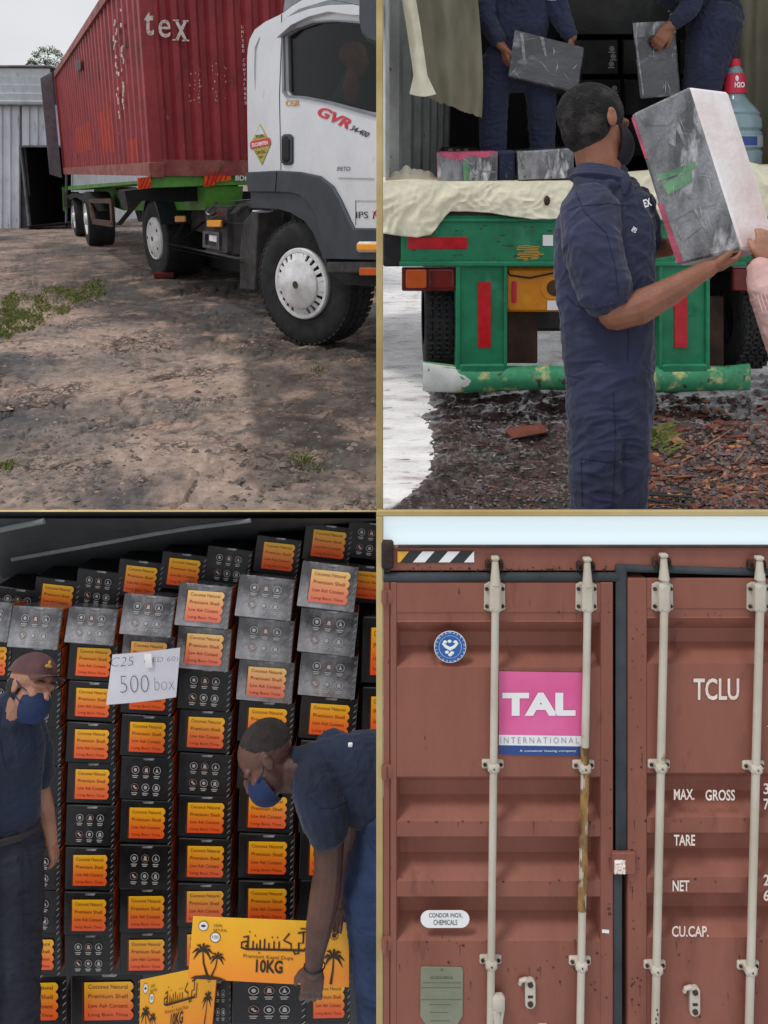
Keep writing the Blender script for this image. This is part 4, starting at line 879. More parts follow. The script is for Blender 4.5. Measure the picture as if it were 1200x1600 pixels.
# curtains and tarpaulin
tC = VF(5.05)
q = MB(tC)
def cur(u, v):
    xl = 630+34*v**.8-4*math.sin(v*5); xr = 745+14*math.sin(v*2); low = 150+32*u+3*noise.noise(V((u*14, 0, 3)))
    x = xl+(xr-xl)*u; y = -60+(low+60)*v; return (x, y, -18-22*u+7*math.sin(u*13+v*2.2)+5*noise.noise(V((u*5, v*3, 0))))
q.grid(cur, 60, 40); cu_ = build('tarp_curtain', q, 'olive_tarp', smooth=True); tag(cu_, 'olive tarpaulin curtain with torn lower edge hanging at the left of the opening', 'tarpaulin', 'tarpaulins round the opening')
q = MB(tC)
def hem(u, v):
    x = 627+ (34*v**.8) + (u-.5)*(22+ (20 if v > .86 else 0)*(v-.86)/.14); y = -60+(206-u*0)*v+ (5*math.sin(u*3.1) if v > .95 else 0); return (x, y, -6+7*math.sin(u*3.14)+2*noise.noise(V((u*3, v*9, 1))))
q.grid(hem, 8, 50); build('cream_hem', q, 'cream_tarp', cu_, smooth=True)
q = MB(VF(5.5))
q.grid(lambda u, v: (1162+66*u-4*v, -60+390*v, -12+8*math.sin(u*9+v)+4*noise.noise(V((u*4, v*5, 7)))), 24, 30); o = build('tarp_curtain', q, 'olive_tarp', smooth=True); tag(o, 'olive tarpaulin curtain hanging behind the water bottle at the right', 'tarpaulin', 'tarpaulins round the opening')
LOW = [(560, 362), (600, 363), (625, 367), (650, 369), (672, 365), (684, 352), (694, 338), (702, 329), (730, 329), (765, 331), (800, 337), (832, 341), (870, 340), (930, 336), (1000, 340), (1060, 344), (1120, 346), (1160, 342), (1200, 336), (1240, 334)]
def lowy(x):
    for (a, b), (c, d) in zip(LOW, LOW[1:]):
        if a <= x <= c: return b+(d-b)*(x-a)/(c-a)
    return 340
UP = [(560, 285), (640, 281), (700, 283), (830, 283), (900, 282), (1100, 266), (1140, 252), (1165, 250), (1200, 262), (1260, 262)]
def upy(x):
    for (a, b), (c, d) in zip(UP, UP[1:]):
        if a <= x <= c: return b+(d-b)*(x-a)/(c-a)
    return 282
def ridge(p): return 1-abs(noise.noise(p))*2.6
def drape(u, v):
    x = 596+650*u; yl, yu = lowy(x), upy(x)
    wq = 1.2*noise.noise(V((x*.02, v*2, 8))); n1 = ridge(V((x*.014, v*1.2, 2.3)))*3.2+ridge(V((x*.04+v*2+wq, v*2.2-x*.012+wq, 5)))*2.4+ridge(V((x*.085-v*1.5+wq, v*4+x*.02, 9)))*1.6+.6*noise.noise(V((x*.2, v*9, 1)))
    n1 = max(-1.2, n1)
    if v < .25: t = v/.25; return (x, yu-6+7*t, -60+58*t+n1*t*.6)
    t = (v-.25)/.75; r_ = math.sin(min(1, t*1.6)*math.pi/2)
    return (x+2*noise.noise(V((x*.05, t*3, 9))), yu+1+(yl-yu)*t, 2+6*r_+n1*(.35+.65*t))
q = MB(tT); q.grid(drape, 300, 44); dp = build('tarp_sheet', q, 'cream_tarp', smooth=True); tag(dp, 'crumpled cream tarpaulin draped over the edge of the container floor', 'tarpaulin', 'tarpaulins round the opening')
md = dp.modifiers.new('s', 'SOLIDIFY'); md.thickness = .006
q = MB(tT); q.ell((852, 313, 13), (5, 8, 2), n=10, m=6); q.mi = [0]*len(q.mi); build('dark_hole', q, 'rust_brown', dp, smooth=True)
q = MB(tT); q.grid(lambda u, v: (604+84*u, 284-(26*math.sin(u*3.1)**.8*(.6+.6*abs(noise.noise(V((u*4, 0, 0)))))+4)*v, -18-46*v+3*noise.noise(V((u*5, v*4, 2)))), 30, 10); build('tarp_bunch', q, 'cream_tarp', dp, smooth=True)
q = MB(tT); q.grid(lambda u, v: (1122+110*u, 290-(38*math.sin(.4+u*2.3))*math.sin(v*1.57), -4-30*v+5*ridge(V((u*3, v*3, 2)))), 30, 14); build('tarp_bunch', q, 'cream_tarp', dp, smooth=True)
# wrapped boxes on the floor edge
def wrapped(label, tf_, A, B_, C_, D_, dep, side='wrap_dark', front='wrap_clear', deco=()):
    q = MB(tf_); q.add([A, B_, C_, D_]+[(p[0]+dep[0], p[1]+dep[1], p[2]-dep[2]) for p in (A, B_, C_, D_)], [(0, 1, 2, 3), (4, 5, 6, 7), (0, 1, 5, 4), (1, 2, 6, 5), (2, 3, 7, 6), (3, 0, 4, 7)])
    q.mi = [0, 1, 1, 1, 1, 1]
    o = build('wrapped_box', q, [front, side], bevel=.012); tag(o, label, 'wrapped box')
    fb = bilin(A, B_, C_, D_, tf_)
    rr_ = random.Random(len(label)); q = MB(lambda u, v, h=0: fb(u, v, .9+h))
    for i in range(16):          # highlights along the film's wrinkles, painted in as pale slivers
        u0, v0 = rr_.uniform(.05, .95), rr_.uniform(.03, .97); a = rr_.gauss(1.2, .7); L_ = rr_.uniform(.1, .4); w2 = rr_.uniform(.002, .008); du, dv = math.cos(a)*L_, math.sin(a)*L_*.6
        u1, v1 = min(.98, max(.02, u0+du)), min(.98, max(.02, v0+dv)); um, vm = (u0+u1)/2+rr_.gauss(0, .015), (v0+v1)/2
        q.add([(u0, v0, 0), (um+w2, vm, 0), (u1, v1, 0), (um-w2, vm, 0)], [(0, 1, 2, 3)])
    build('wrinkle_glint', q, 'film_glint', o, recalc=False, merge=False); tag([c for c in o.children][-1], kind='stuff')
    for nm, m_, pts in deco:
        q = MB(lambda u, v, h=0: fb(u, v, .6+h)); q.poly(pts, .3); build(nm, q, m_, o, recalc=False)
    return o
wrapped('film-wrapped box with pink top edge and green strap, on the floor edge at the left', tT, (683, 238, -8), (780, 236, -10), (779, 284, -10), (684, 284, -8), (2, -3, 45), 'wrap_pink', 'wrap_clear', (('pink_edge', 'wrap_pink', [(0, 0), (1, 0), (.8, .22), (.55, .12), (.35, .3), (.1, .14)]), ('green_strap', 'wrap_green', [(.42, .34), (.52, .34), (.54, .98), (.44, 1)]), ('film_crease', 'tape', [(.4, .2), (.44, .2), (.75, .62), (.98, .66), (.98, .7), (.72, .68)]), ('film_crease', 'tape', [(.72, .68), (.76, .66), (.5, .96), (.46, .96)])))
wrapped('clear-wrapped grey box on the floor edge behind the main worker\'s head', tT, (809, 236, -8), (900, 230, -10), (900, 279, -10), (811, 282, -8), (0, -4, 45), 'wrap_dark', 'wrap_clear', (('film_crease', 'tape', [(.04, .05), (.1, .03), (.14, .9), (.1, .95)]), ('film_crease', 'tape', [(.5, .1), (.54, .1), (.62, .7), (.56, .7)]), ('film_crease', 'tape', [(.75, .1), (.8, .1), (.86, .9), (.82, .9)])))
wrapped('plain dark box standing between the two film-wrapped boxes', tT, (781, 238, -16), (808, 236, -16), (808, 284, -16), (781, 284, -16), (0, -4, 30), 'navy_dark', 'navy_dark')
# stack of black cartons in the dark interior
for i, (x0, y0, x1, y1, Y_) in enumerate([(690, 228, 748, 262, 6.2), (880, 60, 968, 118, 6.6), (880, 122, 972, 182, 6.6), (972, 60, 1058, 118, 6.6), (974, 122, 1060, 182, 6.6), (880, 186, 1064, 246, 6.6), (1062, 60, 1140, 118, 6.6), (1064, 122, 1140, 182, 6.6), (880, -4, 1060, 56, 6.6)]):
    tf_ = VF(Y_); q = MB(tf_); q.bbox((x0+1, y0+1, -60), (x1-1, y1-1, 0), 2); o = build('dark_carton', q, 'black_carton')
    tag(o, ['low black carton lying behind the pink-edged wrapped box', 'black carton left of the hanging wrapped box, upper row', 'black carton left of the hanging wrapped box, middle row', 'black carton directly behind the hanging wrapped box, upper row', 'black carton directly behind the hanging wrapped box, middle row', 'long black carton at the foot of the stack behind the worker\'s head', 'black carton behind the bending worker\'s legs, upper row', 'black carton behind the bending worker\'s legs, middle row', 'long black carton at the top of the stack in the dark interior'][i], 'carton', 'black cartons stacked in the dark interior')
    q = MB(tf_)
    for (mx_, my_) in ([(x0+14, y0+8), (x0+26, y0+9), (x0+38, y0+8)] if i == 0 else [(x1-12, y0+16), (x1-10, y0+28), (x1-13, y0+40)]):
        q.lathe((mx_, my_, .6), (0, 0, 1), [(4, 0), (2.6, 0)], 10); q.box((mx_-5, my_+5, .3), (mx_+5, my_+6.5, .8)); q.ell((mx_, my_, .7), (1.6, 2, .2), n=6, m=4)
    build('icon_print', q, 'icon_white', o)
# water bottle
tJ = VF(5.15)
jx = 1168
def lat(q, pts, n=36): q.lathe((jx, 0, -42), (0, 1, 0), [(r, y) for y, r in pts], n)
jg = empty('water_bottle', tJ(jx, 268, -42), 'large water bottle with red-wrapped neck standing on the cream tarpaulin', 'bottle')
q = MB(tJ); lat(q, [(268, .01), (267, 34), (262, 39), (236, 40), (232, 37), (228, 40), (206, 40), (202, 37), (198, 40), (184, 39.5), (178, 36), (174, 37), (168, 33), (158, 24), (147, 16), (143, 14), (118, 14), (104, 12), (98, 8)]); build('jug_body', q, 'jug', jg, smooth=True)
q = MB(tJ); lat(q, [(265, .01), (264, 34), (236, 37), (205, 36), (190, 36), (189, .01)]); build('water', q, 'jug_water', jg, smooth=True)
q = MB(tJ); lat(q, [(143, 14.6), (142, 17), (114, 16), (110, 14.4)]); nk = build('neck_wrap', q, 'jug_red', jg, smooth=True)
q = MB(tJ); q.text('H2O', 1159, 134, 9, -23.6, w=16, bold=.04); q.ell((1164, 119, -26), (3, 5, 1), n=8, m=5); build('wrap_print', q, 'white_decal', nk)
q = MB(tJ); lat(q, [(99, 8.5), (97, 9), (88, 8.5), (86, 7), (84, .01)]); build('cap', q, 'jug_red', jg, smooth=True)
q = MB(tJ); q.grid(lambda u, v: (jx+40.6*math.sin(-1.2+2.4*u), 211+18*v, -42+40.6*math.cos(-1.2+2.4*u)), 16, 2); lb = build('paper_label', q, 'grey_decal', jg, smooth=True)
q = MB(tJ); q.grid(lambda u, v: (jx+41*math.sin(-.55+1.0*u), 213+14*v, -42+41*math.cos(-.55+1.0*u)), 10, 2); build('label_print', q, 'blue_decal', lb, smooth=True)
# ---- people
def px_person(p, label): return empty('person', p, label, 'person')
tc_ = VF(5.45)
p1 = px_person(tc_(810, 240), 'worker in navy overalls in the container lifting a film-wrapped box, head out of view')
q = MB(); P, A = head(q, (812, -112, 10), 62, (.2, .2, 1), (0, -1, .1))
q.tube([(812, -90, 0), (812, -60, 0)], 14, 12, round_=True); q.tube([(812, -50, 0), (812, 20, 0), (812, 90, 0)], [34, 34, 30], 14, hs=.6, round_=True)
q.tube([(766, -30, 4), (754, 25, 8), (776, 72, 26), (784, 82, 28)], [13, 11, 8, 7], 12, round_=True); hand(q, (783, 80, 28), (.22, 1, .1), (.9, -.2, -.3), 38, (14, 30, 30), -1, r=1.15)
q.tube([(858, -30, 4), (874, 25, 8), (888, 62, 22)], [13, 11, 8], 12, round_=True); hand(q, (886, 64, 20), (.25, 1, .2), (-.8, 0, -.4), 30, (30, 40, 30), 1, r=1.15)
organic('body', q, tc_, 'skin_brown', p1, 1.2, 2)
q = MB(); q.tube([(812, -54, 0), (812, -20, 0), (811, 40, 0), (808, 84, 0)], [34, 48, 46, 40], 18, hs=.55, round_=True)
q.tube([(774, -36, 0), (758, 0, 4), (757, 32, 10), (774, 66, 24)], [20, 18, 16, 12], 14, round_=True); q.tube([(850, -36, 0), (868, 0, 4), (874, 30, 10), (884, 56, 20)], [20, 18, 16, 12], 14, round_=True)
organic('work_jacket', q, tc_, 'navy_work', p1, 1.6, 4, amp=2, ns=.06)
q = MB(tc_); q.text('CREW', 849, 5, 4.5, 22, w=15, rot=.1, bold=.03); build('badge_print', q, 'white_decal', p1)
q = MB(); q.tube([(806, 84, 0), (806, 104, 0)], [42, 42], 16, hs=.6, round_=True)
q.tube([(780, 96, 2), (770, 150, 4), (770, 235, 2)], [28, 24, 20], 14, hs=.8, round_=True); q.tube([(836, 96, 0), (846, 150, -4), (850, 238, -10)], [28, 24, 19], 14, hs=.8, round_=True)
organic('work_trousers', q, tc_, 'navy_work', p1, 1.6, 4, amp=2, ns=.06, stretch=(.8, 1.3, 1))
for x in (770, 850): q = MB(tc_); q.ell((x+2, 243, 8), (16, 8, 24), n=14, m=8); build('shoe', q, 'leather', p1, smooth=True)
b1 = wrapped('dark film-wrapped box tilted in the hands of the worker at the left', tc_, (796, 54, 44), (902, 80, 40), (892, 150, 40), (786, 126, 44), (14, 6, 46), 'wrap_dark', 'wrap_dark', (('film_crease', 'tape', [(.08, .05), (.13, .04), (.22, .6), (.18, .62)]), ('film_crease', 'tape', [(.36, .02), (.42, .02), (.5, .4), (.47, .4)])))
p2 = px_person(tc_(1100, 240), 'worker in navy overalls bending in the container and lifting a wrapped box by its top')
q = MB(); P, A = head(q, (985, -86, 20), 62, (-.7, .6, .3), (-.5, -.8, 0))
q.tube([(1010, -70, 14), (1060, -30, 0), (1110, 20, 0)], [16, 30, 36], 14, hs=.7, round_=True)
q.tube([(1030, -40, 30), (1066, 12, 38), (1034, 48, 36), (1026, 52, 36)], [14, 13, 9, 8], 12, round_=True); hand(q, (1030, 50, 34), (-.55, .8, .25), (-.3, .4, -.9), 44, (25, 40, 35), -1, r=1.15)
organic('body', q, tc_, 'skin_brown', p2, 1.2, 2)
q = MB(); q.tube([(1012, -66, 10), (1060, -34, 0), (1104, 0, 0), (1122, 26, 0)], [26, 48, 46, 40], 18, hs=.7, round_=True)
q.tube([(1040, -30, 26), (1068, 4, 36), (1060, 24, 38), (1040, 42, 37)], [22, 20, 16, 11], 14, round_=True)
organic('work_jacket', q, tc_, 'navy_work', p2, 1.6, 4, amp=2, ns=.06)
q = MB(); q.tube([(1108, 14, 0), (1116, 44, 0)], [40, 42], 16, hs=.7, round_=True)
q.tube([(1112, 40, 10), (1096, 110, 14), (1088, 170, 8), (1086, 238, 0)], [40, 31, 24, 20], 16, round_=True); q.tube([(1124, 40, -20), (1122, 110, -16), (1110, 180, -20), (1112, 238, -24)], [36, 28, 22, 19], 16, round_=True)
organic('work_trousers', q, tc_, 'navy_work', p2, 1.6, 4, amp=2.4, ns=.06, stretch=(.8, 1.3, 1))
for x in (1082, 1108): q = MB(tc_); q.ell((x, 243, 4), (16, 8, 24), n=14, m=8); build('shoe', q, 'leather', p2, smooth=True)
b2 = wrapped('dark film-wrapped box hanging upright from the bending worker\'s hand', tc_, (978, 42, 30), (1044, 38, 26), (1054, 152, 26), (990, 158, 30), (10, -5, 34), 'wrap_dark', 'wrap_dark', (('pale_lid', 'wrap_clear', [(0, 0), (1, 0), (1, .16), (0, .2)]), ('film_crease', 'tape', [(.02, .2), (.06, .2), (.1, .95), (.06, .95)])))
# ---- main worker
DM = 2.45; tm = PF(DM)
pm = px_person(tm(955, 1085), 'worker in navy short-sleeved shirt seen from behind, carrying a film-wrapped box at his shoulder')
HC = (931, 196, -4); q = MB(); P, A = head(q, HC, 126, (.9, .1, -.38), (.0, -1, -.18))
q.tube([(934, 232, -4), (938, 262, -4), (942, 290, -4)], [36, 34, 34], 16, round_=True)
q.tube([(950, 330, 0), (950, 450, 0), (952, 600, 0)], [58, 62, 58], 16, hs=.6, round_=True)
q.tube([(922, 400, 52), (926, 450, 56), (944, 494, 58)], [30, 27, 25], 14, round_=True)
q.tube([(944, 494, 58), (975, 486, 64), (1020, 462, 70), (1058, 438, 72), (1078, 428, 70)], [25, 26, 21, 15, 13], 14, round_=True)
hand(q, (1076, 428, 66), (1, -.25, -.1), (-.1, -1, -.25), 62, (8, 26, 26), -1, r=1.2)
q.tube([(1010, 340, -60), (1040, 380, -70), (1062, 380, -40)], [26, 22, 15], 12, round_=True); hand(q, (1062, 380, -40), (.4, .2, .6), (0, -.6, .6), 50, (20, 20, 20), 1)
q.tube([(928, 640, 0), (926, 860, 4), (928, 1065, 0)], [40, 32, 18], 14, round_=True); q.tube([(976, 640, -6), (976, 860, -6), (978, 1065, -10)], [40, 32, 18], 14, round_=True)
organic('body', q, tm, 'skin_brown', pm, 1.8, 3)
q = MB(); c = tuple(V(HC)+A[1]*126*.135-A[2]*126*.075)
q.ell(c, (126*.365, 126*.385, 126*.43), A, 40, 30); q.ell(tuple(V(HC)-A[1]*126*.06-A[2]*126*.14), (126*.325, 126*.31, 126*.29), A, 30, 20)
organic('hair', q, tm, 'hair_grey', pm, 1.3, 26, amp=.8, ns=.3)
q = MB(tm); patch(q, tuple(V(HC)-A[1]*126*.24+A[2]*126*.16), A, 126, -92, 92, -60, 50, (.315, .33, .36), nu=20, nv=14); mk = build('face_mask', q, 'mask_black', pm, smooth=True)
q = MB()
q.tube([(940, 282, 0), (946, 312, 0), (944, 360, 0), (946, 440, 0), (950, 520, 0), (952, 590, 0)], [44, 66, 78, 78, 73, 68], 24, hs=.62, round_=True)
q.tube([(1000, 318, -24), (1018, 345, -44), (1030, 372, -56)], [32, 28, 25], 14, round_=True)
q.tube([(916, 335, 24), (912, 385, 44), (920, 430, 52), (930, 462, 56)], [44, 44, 42, 40], 18, round_=True)
q.tube([(896, 268, -6), (908, 290, 20), (940, 300, 34), (968, 292, 24)], [7, 10, 12, 9], 10, round_=True)
def shirtfold(p):
    return .7*math.sin((p.x*.35+p.y)*.09+2*noise.noise(V((p.x, p.y, p.z))*.02))
organic('work_shirt', q, tm, 'navy_work', pm, 2.0, 3, amp=3.6, ns=.02, fold=shirtfold)
q = MB(tm); q.text('EX', 993, 333, 12, 44, w=11, rot=-.3, bold=.03); q.text('crew', 978, 372, 8, 46, w=8, rot=-1.1, bold=.02); build('chest_print', q, 'white_decal', pm)
# collar
q = MB()
def ring(cx, cy, rx, rh, tilt, r, a0=0, a1=360, n=28): return [(cx+rx*math.cos(math.radians(a)), cy+tilt*math.cos(math.radians(a)), rh*math.sin(math.radians(a))) for a in [a0+(a1-a0)*i/n for i in range(n+1)]]
for k in range(4): q.tube(ring(939, 268+k*5, 35+k*4, 31+k*3, 8, 4), 3.2, 8, round_=True)
q.tube([(966, 284, 34), (964, 298, 40), (962, 312, 44)], [8, 7, 3], 8, hs=.6, round_=True)
q.tube(ring(940, 286, 36, 32, 8, 4), 9, 10, round_=True)
organic('collar', q, tm, 'navy_work', pm, 1.5, 2)
q = MB()
q.tube([(953, 584, 0), (954, 620, 0), (952, 660, 0)], [67, 68, 66], 22, hs=.7, round_=True)
q.tube([(932, 650, 4), (930, 720, 8), (932, 850, 8), (930, 960, 4), (930, 1065, 0)], [46, 43, 39, 33, 27], 18, round_=True)
q.tube([(972, 650, -4), (974, 720, -4), (972, 850, -6), (976, 960, -8), (978, 1065, -10)], [46, 42, 35, 31, 26], 18, round_=True)
q.tube([(968, 702, 24), (968, 742, 26)], [22, 22], 12, hs=.6, round_=True)
organic('work_trousers', q, tm, 'navy_work', pm, 2.0, 2, amp=4, ns=.02, stretch=(.7, 1.3, 1), fold=lambda p: .8*math.sin(p.y*.06+p.x*.05))
ws = [c for c in pm.children if c.name.startswith('work_shirt')][0]; wt = [c for c in pm.children if c.name.startswith('work_trousers')][0]
for nm, ob_, pts in (('sleeve_hem', ws, [(884, 462), (900, 478), (930, 484), (958, 478), (974, 468)]), ('yoke_seam', ws, [(886, 330), (905, 322), (950, 318), (985, 322)]), ('armhole_seam', ws, [(900, 300), (912, 330), (948, 365), (962, 420), (966, 460)]), ('side_seam', ws, [(978, 470), (982, 530), (980, 588)]), ('shirt_hem', ws, [(884, 586), (920, 594), (970, 594), (1016, 584)]),
        ('side_seam', wt, [(958, 612), (962, 680), (960, 740), (956, 800)]), ('pocket_flap', wt, [(908, 716), (950, 722), (992, 714)]), ('pocket_edge', wt, [(908, 716), (910, 790)])):
    surf_line(nm, ob_, pts, .0014, 'seam_navy', pm)
surf_line('stitching', wt, [(909, 721), (950, 727), (991, 719)], .0011, 'stitch', pm, dashed=True); surf_line('stitching', ws, [(900, 473), (930, 479), (957, 473)], .0011, 'stitch', pm, dashed=True)
for x, h in ((926, 14), (980, 4)): q = MB(tm); q.ell((x, 1078, h), (22, 12, 46), n=16, m=10); build('shoe', q, 'leather', pm, smooth=True)
# the box he carries: dark faces in film, pale long side
A_ = (975, 187, 28); B2 = (1048, 160, 74); C2 = (1125, 402, 74); D2 = (1046, 420, 28)
bx = wrapped('tall film-wrapped box with a bright white side, carried by the main worker', tm, A_, B2, C2, D2, (80, -10, 50), 'wrap_white', 'wrap_clear', (
    ('pink_edge', 'wrap_pink', [(0, .03), (.05, .02), (.07, .3), (.02, .3)]), ('pink_edge', 'wrap_pink', [(.0, .58), (.08, .6), (.12, .98), (.02, .98)]), ('green_strap', 'wrap_green', [(.14, .42), (.74, .425), (.74, .455), (.14, .46)]),
    ('print_shape', 'wrap_green', [(.16, .48), (.66, .46), (.6, .53), (.2, .56)]),
    ('film_crease', 'wrap_clear', [(.1, .02), (.9, .02), (.86, .12), (.5, .16), (.16, .1)]), ('film_crease', 'tape', [(.42, .25), (.6, .16), (.64, .18), (.52, .3)]), ('film_crease', 'tape', [(.6, .12), (.68, .14), (.7, .34), (.66, .34)]), ('film_crease', 'wrap_clear', [(.12, .66), (.3, .62), (.7, .64), (.86, .7), (.5, .69), (.14, .72)]), ('film_crease', 'tape', [(.46, .6), (.5, .6), (.62, .86), (.58, .86)]), ('film_crease', 'wrap_clear', [(.14, .76), (.5, .74), (.56, .8), (.2, .86)]), ('film_crease', 'tape', [(.8, .76), (.84, .76), (.66, .94), (.62, .93)])))
# ---- helper reaching in from the right
ph = px_person(tm(1330, 1085), 'helper in a pale pink sleeve reaching in from the right edge to steady the box')
q = MB(); P, A = head(q, (1330, 190, 40), 124, (-.8, .2, -.3), (0, -1, 0)); q.tube([(1332, 240, 40), (1335, 300, 40)], [34, 44], 14, round_=True)
q.tube([(1335, 350, 40), (1335, 500, 40), (1335, 640, 40)], [60, 64, 60], 16, hs=.7, round_=True); q.tube([(1310, 650, 30), (1310, 860, 30), (1310, 1065, 30)], [42, 32, 18], 14, round_=True); q.tube([(1360, 650, 50), (1360, 860, 50), (1360, 1065, 50)], [42, 32, 18], 14, round_=True)
q.tube([(1280, 660, 40), (1218, 606, 66), (1178, 520, 84), (1146, 440, 90)], [26, 26, 24, 19], 14, round_=True)
hand(q, (1150, 414, 86), (.12, -1, -.05), (.15, -.1, -1), 52, (16, 30, 20), -1, r=1.3)
q.tube([(1176, 470, 20), (1184, 430, 14)], [14, 12], 12, round_=True); hand(q, (1184, 436, 14), (-.1, -1, .05), (-.6, -.3, .2), 52, (16, 24, 20), 1, r=1.2)
organic('body', q, tm, 'skin_light', ph, 1.9, 3)
q = MB(); q.tube([(1340, 285, 40), (1340, 330, 40), (1340, 500, 40), (1340, 640, 40)], [46, 74, 78, 72], 20, hs=.7, round_=True); q.tube([(1300, 345, 60), (1290, 480, 70), (1284, 640, 56)], [40, 36, 34], 14, round_=True)
q.tube([(1284, 655, 50), (1222, 606, 66), (1182, 520, 84), (1152, 452, 90), (1147, 434, 88)], [34, 33, 31, 26, 21], 16, round_=True)
organic('sleeved_shirt', q, tm, 'pink_sleeve', ph, 2.2, 3, amp=1.4, ns=.05)
q = MB(tm)
for i in range(8): q.tube([(1130+i*4.6, 470-i*1.2, 113-abs(i-4)*.9), (1136+i*4.6, 494-i*1.2, 116-abs(i-4)*.9)], .9, 5)
build('sleeve_rib', q, 'pink_sleeve', ph)
q = MB(); q.tube([(1338, 630, 40), (1338, 670, 40)], [72, 70], 18, hs=.7, round_=True); q.tube([(1308, 660, 30), (1308, 860, 30), (1308, 1065, 30)], [46, 38, 27], 16, round_=True); q.tube([(1364, 660, 50), (1362, 860, 50), (1362, 1065, 50)], [46, 38, 27], 16, round_=True)
organic('trousers', q, tm, 'trouser_dark', ph, 3, 3)
# ---- ground on the right
def in_r(px): return px
def ground_grid(x0, x1, ys, dx, zf_, name, m, ext=None):
    q = MB(); nx = int((x1-x0)/dx); vs = []; fs = []
    for y in ys:
        for i in range(nx+1):
            x = x0+(x1-x0)*i/nx; p = G(x, y); vs.append((p.x, p.y, zf_(p, x, y)))
    for j in range(len(ys)-1):
        for i in range(nx): fs.append((j*(nx+1)+i, j*(nx+1)+i+1, (j+1)*(nx+1)+i+1, (j+1)*(nx+1)+i))
    q.add(vs, fs); return struct(name, q, m, smooth=True, recalc=False)
def edge_d(x, y):            # >0 on the churned mud, <0 on the concrete strip with glare in its colour (picture columns)
    b = 672+16*noise.noise(V((y*.018, 3, 0)))+9*noise.noise(V((x*.05, y*.05, 0)))+5*noise.noise(V((x*.15, y*.15, 0)))
    if y > 735: b -= (y-735)*1.0
    return x-b
def zr(p, x, y):
    d = edge_d(x, y); m_ = max(0, min(1, d/22)); a = .02*fbm((p.x, p.y, 0), 3.5)+.014*fbm((p.x, p.y, 4), 12)+.03*max(-.2, ridge(V((p.x*4, p.y*5, 1)))-.3)
    return min(0, max(-.06, -.012+d*.0006))+(.008+a)*m_+ .006*fbm((p.x, p.y, 9), 30)*(1 if d > -20 else 0)
ys = [1240, 1100, 1000, 900, 850]+[820-2*i for i in range(118)]+[570, 540, 500, 460, 420, 380, 340, 310, 290, 280]
ground_grid(599, 1300, ys, 2.6, zr, 'mud_ground', ['mud'])
ground_grid(598.8, 720, [1240, 1000]+[820-6*i for i in range(88)], 5, lambda p, x, y: -.012+.004*noise.noise(V((p.x*6, p.y*6, 0))), 'concrete_strip', ['glare_concrete'])
def gz(x, y, lift=0): p = G(x, y); p.z = zr(p, x, y)+lift; return p
# loose bark, twigs and pebbles
def stick(q, x0, y0, x1, y1, r, lift=.012, bend=.01):
    a, b = gz(x0, y0, lift), gz(x1, y1, lift); pts = [tuple(a.lerp(b, t)+V((bend*noise.noise(V((t*4, x0, 1))), bend*noise.noise(V((t*4, y0, 5))), .004*math.sin(t*9)))) for t in (0, .25, .5, .75, 1)]
    q.tube(pts, [r*.8, r, r, r*.8, r*.4], 6)
q = MB(); stick(q, 1010, 757, 1145, 680, .006); o = build('twig', q, 'wood_pale', smooth=True); tag(o, 'long pale branch lying slantwise on the gravel at the lower right', 'twig')
q = MB(); stick(q, 1036, 753, 1090, 748, .004); o = build('twig', q, 'wood_pale', smooth=True); tag(o, 'short straight twig lying below the long pale branch', 'twig')
q = MB(); stick(q, 1148, 729, 1162, 711, .005); o = build('twig', q, 'wood_pale', smooth=True); tag(o, 'stubby pale twig on the gravel right of the long branch', 'twig')
q = MB(); stick(q, 610, 484, 650, 470, .02, 0); o = build('twig', q, 'rust_brown', smooth=True); tag(o, 'dark stick lying on the glaring wet ground left of the tyre', 'twig')
def chip(x, y, w_, h_, a, m_, label=None):
    c = gz(x, y, .012); k = (c-CAMP).length/F; u = V((math.cos(a), math.sin(a), .08)); v = V((-math.sin(a), math.cos(a), .12)); q = MB()
    pts = [c+u*k*w_*dx+v*k*h_*dy for dx, dy in ((-.5, -.4), (.45, -.5), (.55, .3), (0, .5), (-.5, .42))]
    q.add([tuple(p) for p in pts]+[tuple(p+V((0, 0, .007))) for p in pts], [(0, 1, 2, 3, 4), (5, 6, 7, 8, 9)]+[(i, (i+1) % 5, (i+1) % 5+5, i+5) for i in range(5)]); return q
q = chip(1053, 698, 30, 26, 1.9, 0); o = build('wood_piece', q, 'wood_pale'); tag(o, 'small orange offcut of wood standing out on the dark gravel', 'wood piece')
q = chip(1016, 727, 26, 110, .3, 0); o = build('bark_piece', q, 'wood_chip'); tag(o, 'large reddish flake of bark beside the worker\'s trouser leg', 'bark')
q = chip(822, 684, 60, 34, .35, 0); o = build('bark_piece', q, 'wood_chip'); tag(o, 'red-brown bark slab in the mud left of the worker', 'bark')
rs = random.Random(5); q = MB(); cur = 0
for i in range(620):
    x = rs.uniform(1000, 1215); y = rs.uniform(628, 800); t = (y-620)/180
    if rs.random() > .35+.5*t: continue
    d = gz(x, y, .006); k = (d-CAMP).length/F; L_ = rs.uniform(4, 22)*k; a = rs.gauss(.25, .6); w_ = rs.uniform(1.2, 4)*k
    u = V((math.cos(a), math.sin(a), rs.uniform(-.1, .25))); v = V((-math.sin(a), math.cos(a), .2)); q.cur = rs.choice((0, 0, 0, 1, 2))
    P4 = [d-u*L_/2-v*w_, d+u*L_/2-v*w_*.6, d+u*L_/2*.8+v*w_, d-u*L_/2+v*w_*.8]; q.add([tuple(p) for p in P4]+[tuple(p+V((0, 0, .005))) for p in P4], [(0, 1, 2, 3), (4, 5, 6, 7), (0, 1, 5, 4), (1, 2, 6, 5), (2, 3, 7, 6), (3, 0, 4, 7)])
